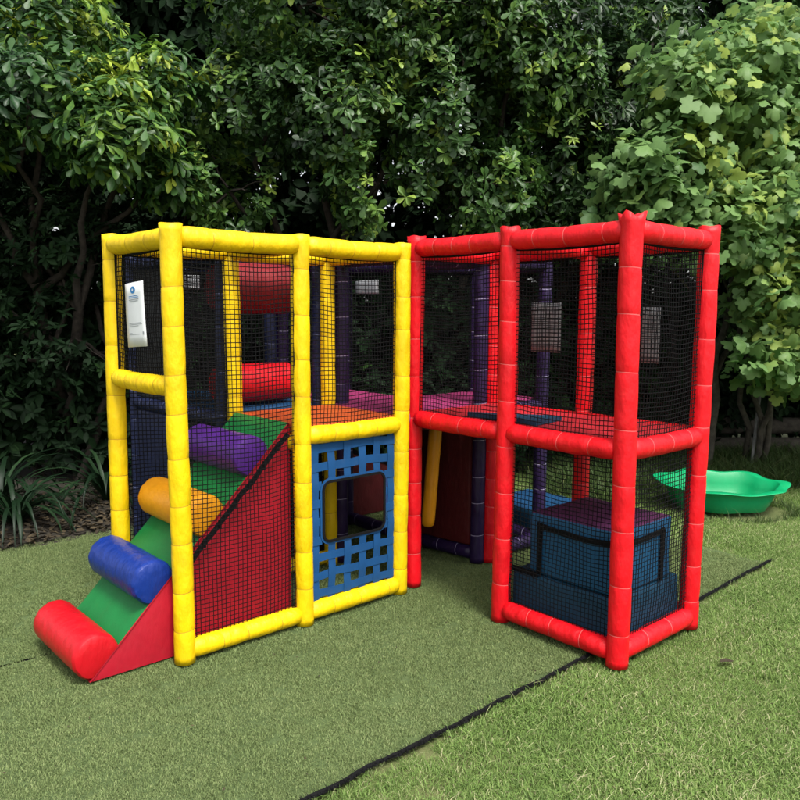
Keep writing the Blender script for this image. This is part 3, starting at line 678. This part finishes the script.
def patch(n, half, h, hv, w, lean, curl=.4, dry=.1):
    c = rng.uniform(-half, half, (n, 2)); a = rng.uniform(0, 2 * PI, n); H = h * (1 + hv * rng.uniform(-1, 1, n)); ln = lean * rng.uniform(.2, 1.2, n) * H
    d = np.c_[np.cos(a), np.sin(a)]; b = rng.uniform(0, 2 * PI, n); s = np.c_[np.cos(b), np.sin(b)] * (w * rng.uniform(.7, 1.3, n))[:, None] / 2
    z0 = np.zeros(n)
    p0 = np.c_[c - s, z0]; p1 = np.c_[c + s, z0]; m = c + d * (ln * .4)[:, None]; p2 = np.c_[m - s * .8, H * .6]; p3 = np.c_[m + s * .8, H * .6]; p4 = np.c_[c + d * ln[:, None], H * (1 - curl * rng.uniform(0, 1, n) * lean)]
    V = np.stack([p0, p1, p2, p3, p4], 1).reshape(-1, 3); k = np.arange(n)[:, None] * 5
    F = np.concatenate([k + np.array([0, 1, 3]), k + np.array([0, 3, 2]), k + np.array([2, 3, 4])], 0)
    t = np.clip(rng.normal(.42, .2, n), 0, .85); t[rng.random(n) < dry] = .98
    return V, F, np.repeat(t, 5)
def npT(s, t): e, u_, v_ = np.array(E0[:2]), np.array(US[:2]), np.array(VS[:2]); return e + s[:, None] * u_ - t[:, None] * v_
def grid_pts(s0, s1, t0, t1, d):
    S, Tt = np.meshgrid(np.arange(s0, s1, d), np.arange(t0, t1, d)); S = S.ravel() + rng.uniform(-.4, .4, S.size) * d; Tt = Tt.ravel() + rng.uniform(-.4, .4, S.size) * d
    return S, Tt
def visible(xy, m=.12):
    f = 767.0; y = np.maximum(xy[:, 1], .3); px = 400 + f * xy[:, 0] / (y * .993 + .18)
    return (np.abs(px - 400) < 400 * (1 + m) + 60) & (xy[:, 1] > 2.0)
parts_ = []
for t0, t1 in ((.055, 1.72), (1.80, 3.62)):
    S, Tt = grid_pts(-6, 3.2, t0, t1, .075); S = np.clip(S, -6, 3.2); Tt = np.clip(Tt, t0, t1); parts_.append(np.c_[npT(S, Tt), np.array([tz(a, b) for a, b in zip(S, Tt)])])
tp_ = np.concatenate(parts_); tp_ = tp_[visible(tp_)]
scatter('turf_pile', M['pile'], tp_, rng.uniform(0, 2 * PI, len(tp_)), rng.uniform(.8, 1.15, len(tp_)), patch(330, .055, .012, .35, .0022, 1.1, .5, .04), 'short fibres of the artificial turf under the play frames')
def clear_of_tub(p): return ((p[:, 0] - 2.72) / .56) ** 2 + ((p[:, 1] - 6.36) / .40) ** 2 > 1
S, Tt = grid_pts(-2.5, 9, -6, -.035, .097); p = npT(S, np.minimum(Tt, -.06)); S2, T2 = grid_pts(3.30, 8.5, -.1, 4.5, .11); p = np.concatenate([p, npT(S2, T2)])
p = p[visible(p) & (p[:, 1] < 8.2) & clear_of_tub(p)]; gz = np.full(len(p), -.03)
scatter('lawn_grass', M['blade'], np.c_[p, gz], rng.uniform(0, 2 * PI, len(p)), rng.uniform(.6, 1.15, len(p)) * (1.05 + .28 * wob(np.c_[p, gz], 2.6, 1.7)), patch(330, .085, .034, .5, .0032, 1.6, .8, .07), 'mown green lawn grass with dry tips right of the turf edge')
q = np.c_[rng.uniform(1.3, 5.6, 1500), rng.uniform(6.2, 8.6, 1500)]; q = q[(q[:, 1] > 6.75 + .35 * np.sin(q[:, 0] * 2.2)) & clear_of_tub(q)]
ring = rng.uniform(0, 2 * PI, 60); q = np.concatenate([q, np.c_[2.72 + .60 * np.cos(ring), 6.36 + .44 * np.sin(ring)]])
scatter('tall_grass', M['tall'], np.c_[q, np.full(len(q), -.03)], rng.uniform(0, 2 * PI, len(q)), np.where(((q[:, 0] - 2.72) / .75) ** 2 + ((q[:, 1] - 6.36) / .6) ** 2 < 1, .45, 1.) * rng.uniform(.5, 1.15, len(q)), patch(40, .09, .20, .5, .006, .9, .5, .12), 'taller unmown grass around and behind the green sandpit')

# ------------------------------------------------------------------ plants
LEAF = np.array([(0, 0, 0), (.22, .30, .02), (.26, 0, -.03), (.22, -.30, .02), (.62, .46, -.01), (.62, 0, -.07), (.62, -.46, -.01), (1, 0, -.12)])
LEAF_OB = np.array([(0, 0, 0), (.34, .24, .02), (.36, 0, -.03), (.34, -.24, .02), (.72, .5, 0), (.72, 0, -.06), (.72, -.5, 0), (.93, .30, -.08), (.95, 0, -.11), (.93, -.30, -.08), (1, 0, -.13)])
LEAF_OB_F = [[0, 2, 1], [0, 3, 2], [1, 2, 5, 4], [2, 3, 6, 5], [4, 5, 8, 7], [5, 6, 9, 8], [7, 8, 10], [8, 9, 10]]
LEAF_F = [[0, 2, 1], [0, 3, 2], [1, 2, 5, 4], [2, 3, 6, 5], [4, 5, 7], [5, 6, 7]]
def lobed():
    out = []; 
    for a, r in ((180, .04), (152, .50), (122, .66), (100, .54), (78, .74), (58, .72), (42, .56), (24, .84), (0, .95), (-24, .84), (-42, .56), (-58, .72), (-78, .74), (-100, .54), (-122, .66), (-152, .50)):
        out.append((.38 + r * .66 * math.cos(math.radians(a)), r * .66 * math.sin(math.radians(a)), -.16 * (r ** 2) - (.022 if abs(a) in (42, 100) else 0)))
    V = np.array([(.38, 0, .04)] + out); n = len(out)
    return V, [[0, 1 + i, 1 + (i + 1) % n] for i in range(n)]
LOB, LOB_F = lobed()
def unit(a): return a / np.maximum(1e-9, np.linalg.norm(a, axis=1, keepdims=True))
def place_leaves(P0, D, Nn, Ls, Ws, tmpl, faces):
    """P0 base, D direction, Nn up hint, Ls length, Ws width"""
    D = unit(D); S = unit(np.cross(Nn, D)); Z = np.cross(D, S)
    V = P0[:, None, :] + Ls[:, None, None] * (tmpl[None, :, 0:1] * D[:, None, :] + tmpl[None, :, 2:3] * rng.uniform(-.3, 3.2, len(P0))[:, None, None] * Z[:, None, :]) + Ws[:, None, None] * tmpl[None, :, 1:2] * S[:, None, :]
    k = len(tmpl); n = len(P0); fl = []; fs = []
    base = np.concatenate([np.array(f) for f in faces]); sz = np.array([len(f) for f in faces])
    loops = (np.arange(n)[:, None] * k + base[None, :]).reshape(-1)
    return V.reshape(-1, 3), loops, np.tile(sz, n), k
def crown_pts(lobes, n, shell=.6, sd=1.0, gap=-.5):
    vol = np.array([l[3] * l[4] * l[5] for l in lobes]) ** .6; vol /= vol.sum(); ch = rng.choice(len(lobes), n, p=vol); Lb = np.array(lobes)[ch]
    d = unit(rng.normal(size=(n, 3))); r = (shell + (1 - shell) * rng.random(n) ** .7) * (1 + .18 * wob(d * 2.2 + Lb[:, :3], 2.3, sd))
    p = Lb[:, :3] + d * r[:, None] * Lb[:, 3:6]
    keep = (wob(p, 3.1, sd) > gap) & (p[:, 2] > .15)
    return p[keep], d[keep]
def rosettes(P, A, nl, L, Wd, tint, el=(.05, .7), droop=.25, tmpl=LEAF, faces=LEAF_F, stalk=0.0, jit=.35):
    n = len(P); A = unit(A); ref = unit(rng.normal(size=(n, 3))); e1 = unit(np.cross(A, ref)); e2 = np.cross(A, e1)
    N = n * nl; ph = np.tile(np.arange(nl) * 2 * PI / nl, n) + np.repeat(rng.uniform(0, 6, n), nl) + rng.normal(0, jit, N); elv = rng.uniform(*el, N)
    a, x, y = (np.repeat(v, nl, 0) for v in (A, e1, e2))
    rad = np.cos(ph)[:, None] * x + np.sin(ph)[:, None] * y
    D = np.cos(elv)[:, None] * rad + np.sin(elv)[:, None] * a; D[:, 2] -= droop * rng.random(N)
    size = np.repeat(rng.uniform(.7, 1.2, n), nl) * rng.uniform(.62, 1.2, N)
    P0 = np.repeat(P, nl, 0) + D * stalk * rng.uniform(.3, 1, N)[:, None] * size[:, None] + a * (rng.uniform(-.5, .5, N) * L * .3)[:, None]
    V, lo, sz, k = place_leaves(P0, D, a + (.55 if tmpl is LOB else .25) * rng.normal(size=(N, 3)) + np.array([0, 0, .4]), L * size, Wd * size, tmpl, faces)
    t = np.clip(np.repeat(tint, nl) + rng.normal(0, .07, N), 0, 1)
    return V, lo, sz, np.repeat(t, k)
def limb(mb, pts, r0, r1, seg=7):
    n = len(pts); vs = []
    for i, p in enumerate(pts):
        d = (pts[min(i + 1, n - 1)] - pts[max(i - 1, 0)]).normalized(); ref = Vector((1, .3, 0)); s = d.cross(ref).normalized(); t = s.cross(d); r = r0 + (r1 - r0) * (i / (n - 1)) ** .8
        vs += [p + (s * math.cos(2 * PI * j / seg) + t * math.sin(2 * PI * j / seg)) * r * (1 + .12 * noise.noise(p * 5 + Vector((j, 0, 0)))) for j in range(seg)]
    fs = [[i * seg + j, i * seg + (j + 1) % seg, (i + 1) * seg + (j + 1) % seg, (i + 1) * seg + j] for i in range(n - 1) for j in range(seg)]
    mb.add(vs, fs)
def bent(p, q, k=6, w=.12):
    sd = random.uniform(0, 99); L_ = (q - p).length
    return [p.lerp(q, i / k) + Vector((noise.noise(Vector((i * .6, sd, 0))), noise.noise(Vector((i * .6, sd, 7))), .4 * noise.noise(Vector((i * .6, sd, 3))))) * (w * L_ * math.sin(PI * i / k)) for i in range(k + 1)]
def tree(name, label, cat, base, lobes, n, leaf, L, Wd, nl, bark, stems=1, r=.07, tintf=(.35, .2), young=.06, shell=.55, sd=1., gap=-.45, droop=.3, el=(.05, .7), tmpl=LEAF, faces=LEAF_F, stalk=0., up=.5, group=None, twigs=24):
    t = empty(name, base, label, cat, group); b = Vector(base); mb = MB()
    for s in range(stems):
        p0 = Vector((random.uniform(-.2, .2) * (stems > 1), random.uniform(-.15, .15) * (stems > 1), -.04))
        top = Vector(lobes[s % len(lobes)][:3]) - b
        fork = p0.lerp(top, .55) + Vector((random.uniform(-.1, .1), random.uniform(-.1, .1), .0))
        limb(mb, bent(p0, fork, 7, .10), r, r * .6, 9)
        for lb in lobes[s::stems]:
            c = Vector(lb[:3]) - b; limb(mb, bent(fork, c, 6, .15), r * .55, r * .2)
            for k in range(max(2, twigs // len(lobes))):
                d = Vector(rng.normal(size=3)).normalized(); e = c + Vector((d.x * lb[3], d.y * lb[4], d.z * lb[5])) * .85
                limb(mb, bent(c.lerp(e, .1), e, 4, .2), r * .16, r * .05, 5)
    mb.build('trunk', bark, t)
    P, D = crown_pts(lobes, n, shell, sd, gap)
    A = D * .75 + np.array([0, -.12, up]) + .3 * rng.normal(size=P.shape)
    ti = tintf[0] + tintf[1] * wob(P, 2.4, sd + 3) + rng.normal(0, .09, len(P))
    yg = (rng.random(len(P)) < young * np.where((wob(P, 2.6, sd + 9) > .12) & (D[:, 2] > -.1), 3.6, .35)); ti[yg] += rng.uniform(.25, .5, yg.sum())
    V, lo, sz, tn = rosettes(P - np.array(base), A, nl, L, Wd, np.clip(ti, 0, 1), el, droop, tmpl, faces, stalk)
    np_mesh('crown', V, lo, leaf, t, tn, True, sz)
    return t
# umbrella tree, overhanging on the left
tree('umbrella_tree', 'umbrella tree with whorled leaves and yellow green tips overhanging the yellow frame', 'tree', (-3.5, 7.6, 0),
     [(-2.9, 6.2, 3.3, .75, .6, .45), (-2.25, 6.1, 3.0, .55, .45, .40), (-3.5, 6.1, 3.1, .65, .55, .45), (-2.1, 6.7, 3.5, .5, .5, .35), (-3.2, 6.9, 4.0, .9, .8, .5), (-4.7, 6.9, 3.6, .9, .8, .8), (-1.95, 6.5, 2.75, .3, .35, .25)],
     2300, M['leaf_umbrella'], .122, .050, 8, M['bark'], 2, .07, (.55, .18), .12, .5, 2.2, -.42, .6, (-.1, .35), LEAF_OB, LEAF_OB_F, .03, .95)
# broad hedge trees in the middle
HL = dict(tintf=(.57, .24), young=.14)
tree('hedge_tree', 'dense glossy leaved hedge tree with pale green tips above the middle yellow post', 'tree', (-.9, 8.0, 0),
     [(-1.3, 7.2, 3.5, .8, .6, .6), (-.5, 6.9, 3.4, .75, .6, .7), (-.2, 6.9, 2.75, .55, .5, .45), (-.9, 7.1, 4.3, 1.1, .8, .6), (-1.55, 7.1, 2.7, .45, .5, .4), (.1, 7.0, 4.1, .7, .7, .6)],
     3300, M['leaf_hedge'], .09, .045, 7, M['bark'], 2, .08, sd=4.1, tmpl=LEAF_OB, faces=LEAF_OB_F, gap=-.32, **HL)
tree('hedge_tree', 'dense glossy leaved hedge tree hanging low above the gap between the yellow and red frames', 'tree', (.9, 8.2, 0),
     [(.45, 7.0, 3.3, .65, .6, .75), (.75, 7.0, 2.75, .5, .5, .5), (1.05, 7.3, 3.9, .8, .7, .7), (.3, 7.2, 4.4, .9, .8, .6)],
     2700, M['leaf_hedge'], .092, .046, 7, M['bark'], 2, .08, sd=6.3, tmpl=LEAF_OB, faces=LEAF_OB_F, gap=-.32, **HL)
tree('hedge_tree', 'darker drooping hedge tree with narrow leaves above the middle red post', 'tree', (1.9, 8.6, 0),
     [(1.5, 7.5, 3.2, .55, .6, .8), (1.9, 7.8, 3.7, .7, .7, .8), (1.35, 7.5, 4.2, .7, .7, .6), (1.7, 7.6, 2.6, .5, .5, .5), (2.5, 8.0, 4.3, .6, .6, .6)],
     2600, M['leaf_hedge'], .095, .038, 7, M['bark'], 2, .08, (.44, .2), .08, .5, 8.8, -.5, .7)
# big lobed-leaf shrub on the right
tree('broadleaf_shrub', 'tall shrub with large pale green lobed leaves behind the red frame on the right', 'shrub', (3.75, 8.1, 0),
     [(3.2, 7.0, 3.1, .75, .6, .65), (3.9, 6.9, 2.9, .75, .6, .8), (3.0, 7.0, 2.55, .6, .5, .35), (3.7, 7.1, 3.9, .9, .7, .6), (4.1, 6.8, 2.0, .5, .5, .6), (4.7, 7.2, 3.3, .7, .7, .9), (3.75, 6.9, 1.45, .4, .4, .4), (2.55, 7.1, 3.0, .4, .4, .4), (3.5, 7.0, 2.2, .45, .4, .4), (2.25, 6.5, 2.85, .5, .4, .45), (1.95, 6.6, 2.35, .42, .35, .25), (2.75, 6.6, 3.6, .6, .5, .5), (2.6, 6.5, 2.4, .5, .4, .4), (3.4, 6.6, 2.7, .6, .5, .5), (4.2, 6.7, 2.5, .6, .5, .5), (3.3, 6.7, 1.9, .5, .4, .45), (3.9, 6.6, 1.35, .5, .4, .35), (4.6, 6.8, 1.6, .5, .5, .5), (3.2, 6.7, 1.35, .35, .3, .3), (3.6, 7.2, 1.2, .5, .3, .3), (4.5, 7.0, 1.1, .5, .4, .35), (2.0, 6.5, 2.75, .4, .35, .35), (2.4, 6.6, 3.5, .45, .4, .4)],
     2700, M['leaf_lobed'], .138, .142, 4, M['bark_grey'], 4, .035, (.64, .22), .16, .35, 3.7, -.6, .55, (-.5, 1.0), LOB, LOB_F, .10, .7)
tree('broadleaf_shrub', 'second pale green lobed leaf shrub at the right edge, lower and behind', 'shrub', (5.0, 8.8, 0),
     [(4.7, 8.2, 2.3, .8, .6, .8), (5.2, 8.0, 1.5, .7, .6, .6), (5.3, 8.2, 3.4, .9, .7, .9), (4.1, 8.3, 4.3, 1.1, .7, .8)],
     600, M['leaf_lobed'], .18, .18, 4, M['bark_grey'], 3, .035, (.38, .2), .08, .35, 5.7, -.55, .55, (-.5, 1.0), LOB, LOB_F, .10, .7)
# dark row behind
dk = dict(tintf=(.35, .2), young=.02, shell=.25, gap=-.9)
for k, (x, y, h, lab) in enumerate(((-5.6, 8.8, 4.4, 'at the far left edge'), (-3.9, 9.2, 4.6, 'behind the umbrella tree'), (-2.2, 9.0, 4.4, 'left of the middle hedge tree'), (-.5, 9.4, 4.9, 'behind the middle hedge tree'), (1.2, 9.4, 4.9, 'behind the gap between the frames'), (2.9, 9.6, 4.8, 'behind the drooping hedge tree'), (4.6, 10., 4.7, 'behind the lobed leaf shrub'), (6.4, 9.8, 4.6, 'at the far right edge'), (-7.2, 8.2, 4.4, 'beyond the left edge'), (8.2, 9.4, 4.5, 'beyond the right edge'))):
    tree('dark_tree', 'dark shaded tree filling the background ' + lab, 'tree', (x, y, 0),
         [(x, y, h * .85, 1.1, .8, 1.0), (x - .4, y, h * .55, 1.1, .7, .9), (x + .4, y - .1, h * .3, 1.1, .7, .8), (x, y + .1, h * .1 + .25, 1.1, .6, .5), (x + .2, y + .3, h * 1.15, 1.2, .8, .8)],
         (2300 if k in (1, 2, 3) else 1500), M['leaf_shade'], .19, .11, 7, M['bark'], 1, .09, sd=k * 1.7 + .3, group='dark trees along the back', **dk)
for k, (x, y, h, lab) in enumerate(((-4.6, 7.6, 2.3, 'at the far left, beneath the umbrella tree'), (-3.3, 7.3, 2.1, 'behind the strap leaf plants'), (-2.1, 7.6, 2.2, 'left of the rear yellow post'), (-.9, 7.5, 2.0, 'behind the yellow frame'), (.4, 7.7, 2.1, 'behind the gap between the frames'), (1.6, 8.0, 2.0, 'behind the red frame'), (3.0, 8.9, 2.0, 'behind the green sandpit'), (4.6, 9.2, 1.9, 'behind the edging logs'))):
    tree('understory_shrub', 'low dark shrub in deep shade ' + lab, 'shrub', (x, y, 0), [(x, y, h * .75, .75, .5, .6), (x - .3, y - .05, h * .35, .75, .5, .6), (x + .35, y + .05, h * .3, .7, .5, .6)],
         900, M['leaf_shade'], .14, .07, 6, M['bark'], 2, .03, sd=k * 2.3 + 1, group='dark shrubs under the trees', **dk)
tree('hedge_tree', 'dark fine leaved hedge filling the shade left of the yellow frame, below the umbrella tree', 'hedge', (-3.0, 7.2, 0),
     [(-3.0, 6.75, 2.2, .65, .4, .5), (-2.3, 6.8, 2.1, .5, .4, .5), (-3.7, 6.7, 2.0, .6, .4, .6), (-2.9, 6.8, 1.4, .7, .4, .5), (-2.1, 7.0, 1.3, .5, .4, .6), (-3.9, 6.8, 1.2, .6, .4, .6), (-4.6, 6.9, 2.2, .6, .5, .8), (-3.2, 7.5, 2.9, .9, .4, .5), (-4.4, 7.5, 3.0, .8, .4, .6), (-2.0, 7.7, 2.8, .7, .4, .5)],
     2900, M['leaf_shade'], .085, .04, 7, M['bark'], 2, .05, (.30, .25), .04, .3, 9.1, -.55, .3)
# bare stems of the hedge in the shade
for k, (x, y, lx, lab) in enumerate(((3.2, 7.9, .15, 'left of the shrub trunks behind the sandpit'), (4.35, 8.0, -.2, 'behind the right end of the sandpit'))):
    mb = MB(); limb(mb, bent(Vector((0, 0, -.05)), Vector((lx, -.1, 2.3)), 9, .06), .055, .03, 9); limb(mb, bent(Vector((lx * .4, 0, 1.0)), Vector((lx * .4 + .35, -.2, 2.2)), 6, .1), .03, .015)
    t = empty('tree_trunk', (x, y, 0), 'thin bare grey tree trunk standing in shade ' + lab, 'tree trunk'); mb.build('trunk', M['bark_grey'], t)
# strappy plants at the left edge
def strap_plant(base, n, L_, label, sd):
    P0 = []; V = []; F = []; tn = []; t = empty('strap_leaf_plant', base, label, 'plant', 'strappy plants in the left garden bed')
    for k in range(n):
        a = 2 * PI * k / n * 2.4 + rng.normal(0, .3); l = L_ * rng.uniform(.6, 1.1); up = rng.uniform(.7, 1.4); w = rng.uniform(.028, .042); seg = 8; o = len(V); d = Vector((math.cos(a), math.sin(a), 0)); s = Vector((-d.y, d.x, 0))
        x, z, ang = .02, .0, up
        for i in range(seg + 1):
            tt = i / seg; ww = w * (min(1, .45 + tt * 2) * (1 - tt ** 3)) / 2 + .001; c = d * x + Vector((0, 0, max(.01, z)))
            V += [c - s * ww + Vector((0, 0, .004)), c, c + s * ww + Vector((0, 0, .004))]
            x += math.cos(ang) * l / seg; z += math.sin(ang) * l / seg; ang -= (1.1 + .9 * tt) * 1.9 / seg
        for i in range(seg):
            for j in range(2): F.append([o + i * 3 + j, o + i * 3 + j + 1, o + i * 3 + 4 + j, o + i * 3 + 3 + j])
        tn += [float(np.clip(rng.normal(.5, .2), 0, 1))] * (3 * (seg + 1))
    np_mesh('leaves', np.array([tuple(p) for p in V]), np.array(F), M['leaf_strap'], t, tn)
for k, (x, y, n, l, lab) in enumerate(((-2.88, 5.62, 52, .92, 'arching dark strap leaf plant at the left edge, largest of the row'), (-3.3, 6.2, 44, 1.0, 'dark strap leaf plant behind the largest one at the left edge'), (-2.5, 6.4, 40, .95, 'dark strap leaf plant between the left edge and the yellow frame'), (-1.95, 6.9, 36, .85, 'dark strap leaf plant just left of the rear yellow post'), (-3.35, 5.2, 44, .95, 'strap leaf plant cut off by the left border'))):
    strap_plant((x, y, .01), n, l, lab, k)
# leaf litter: bed (thick) and a few on lawn
def litter(name, P, L_, label):
    n = len(P); D = np.c_[rng.normal(size=(n, 2)), rng.normal(0, .15, n)]
    V, lo, sz, k = place_leaves(P, D, np.tile([0, 0, 1.], (n, 1)) + .3 * rng.normal(size=(n, 3)), L_ * rng.uniform(.5, 1.2, n), .5 * L_ * rng.uniform(.5, 1.2, n), LEAF, LEAF_F)
    o = np_mesh(name, V, lo, M['litter'], None, np.repeat(rng.random(n), k), True, sz); tag(o, label, 'leaf litter', kind='stuff')
S = rng.uniform(-3.5, 4.5, 5200); Tt = 3.60 + np.abs(rng.normal(0, .8, 5200)); litter('leaf_litter', np.c_[npT(S, Tt), np.where(Tt < 3.66, .012, .022) + rng.uniform(0, .02, 5200)], .07, 'brown fallen leaves on the shaded soil behind the turf')
V, lo, sz, kk = place_leaves(np.array([[0, 0, .012]]), np.array([[1, .3, .1]]), np.array([[.1, .1, 1.]]), np.array([.085]), np.array([.05]), LEAF, LEAF_F)
o = np_mesh('fallen_leaf', V, lo, M['litter'], None, np.full(8, .5), True, sz); o.location = (1.50, 3.42, 0); tag(o, 'single brown dry leaf on the lawn right of the front red corner', 'leaf')
S = rng.uniform(-1.5, 3, 260); Tt = rng.uniform(-2.5, 1.6, 260); litter('lawn_debris', np.c_[npT(S, Tt), np.full(260, .006)], .016, 'tiny bits of dry leaf scattered on the turf and lawn')
# weathered logs and a stake behind the shrub
for k, (x, y, z, L_, a, lab) in enumerate(((4.3, 8.75, .12, 2.6, .03, 'lowest of the two'), (4.5, 8.8, .34, 2.4, -.04, 'upper of the two'))):
    mb = MB(); limb(mb, bent(Vector((-L_ / 2, 0, 0)), Vector((L_ / 2, 0, 0)), 10, .01), .10, .09, 12)
    o = mb.build('timber_log', M['log']); o.location = (x, y, z); o.rotation_euler = (0, 0, a); tag(o, 'dark weathered edging log behind the shrub, ' + lab, 'log', 'edging logs behind the shrub')
mb = MB(); limb(mb, [Vector((0, 0, -.05)), Vector((.06, .02, .9))], .018, .016, 8); o = mb.build('garden_stake', M['stake']); o.location = (3.68, 7.9, 0); tag(o, 'thin grey leaning garden stake between the shrub trunks', 'stake')

# ------------------------------------------------------------------ light, sky, camera
sun_el, sun_az = math.radians(58), math.radians(152)         # azimuth measured clockwise from +Y (behind the camera, to the right)
w = bpy.data.worlds.new('World'); scene.world = w; w.use_nodes = True; nt = w.node_tree; bg = nt.nodes['Background']
sky = nt.nodes.new('ShaderNodeTexSky'); sky.sky_type = 'NISHITA'; sky.sun_disc = False; sky.sun_elevation = sun_el; sky.sun_rotation = sun_az
sky.air_density = 1.0; sky.dust_density = 4.0; sky.ozone_density = 1.0
hs = nt.nodes.new('ShaderNodeHueSaturation'); hs.inputs['Saturation'].default_value = .22
nt.links.new(sky.outputs[0], hs.inputs['Color']); nt.links.new(hs.outputs[0], bg.inputs['Color']); bg.inputs['Strength'].default_value = .122
sd = bpy.data.lights.new('Sun', 'SUN'); sd.energy = 1.6; sd.angle = math.radians(13); sd.color = (1, .965, .9); so = bpy.data.objects.new('Sun', sd); COL.objects.link(so)
dv = Vector((math.sin(sun_az) * math.cos(sun_el), math.cos(sun_az) * math.cos(sun_el), math.sin(sun_el))); so.rotation_euler = dv.to_track_quat('Z', 'Y').to_euler(); so.location = dv * 20
cam = bpy.data.cameras.new('Camera'); co = bpy.data.objects.new('Camera', cam); COL.objects.link(co); scene.camera = co
cam.sensor_width = 36; cam.lens = 766.855 / 800 * 36; cam.clip_end = 300; cam.clip_start = .05
pitch, roll = .115, .006; cp, sp2 = math.cos(pitch), math.sin(pitch); fw = Vector((0, cp, -sp2)); u0 = Vector((0, sp2, cp)); r0 = Vector((1, 0, 0))
rt = r0 * math.cos(roll) + u0 * math.sin(roll); uu = -r0 * math.sin(roll) + u0 * math.cos(roll)
co.matrix_world = Matrix(((rt.x, uu.x, -fw.x, 0), (rt.y, uu.y, -fw.y, 0), (rt.z, uu.z, -fw.z, 1.63), (0, 0, 0, 1)))
vs_ = scene.view_settings; scene.display_settings.display_device = 'sRGB'; vs_.view_transform = 'Standard'; vs_.look = 'None'; vs_.gamma = 1; vs_.exposure = 1.25; vs_.use_curve_mapping = False
scene.cycles.max_bounces = 6; scene.cycles.diffuse_bounces = 3; scene.cycles.glossy_bounces = 2; scene.cycles.transmission_bounces = 3
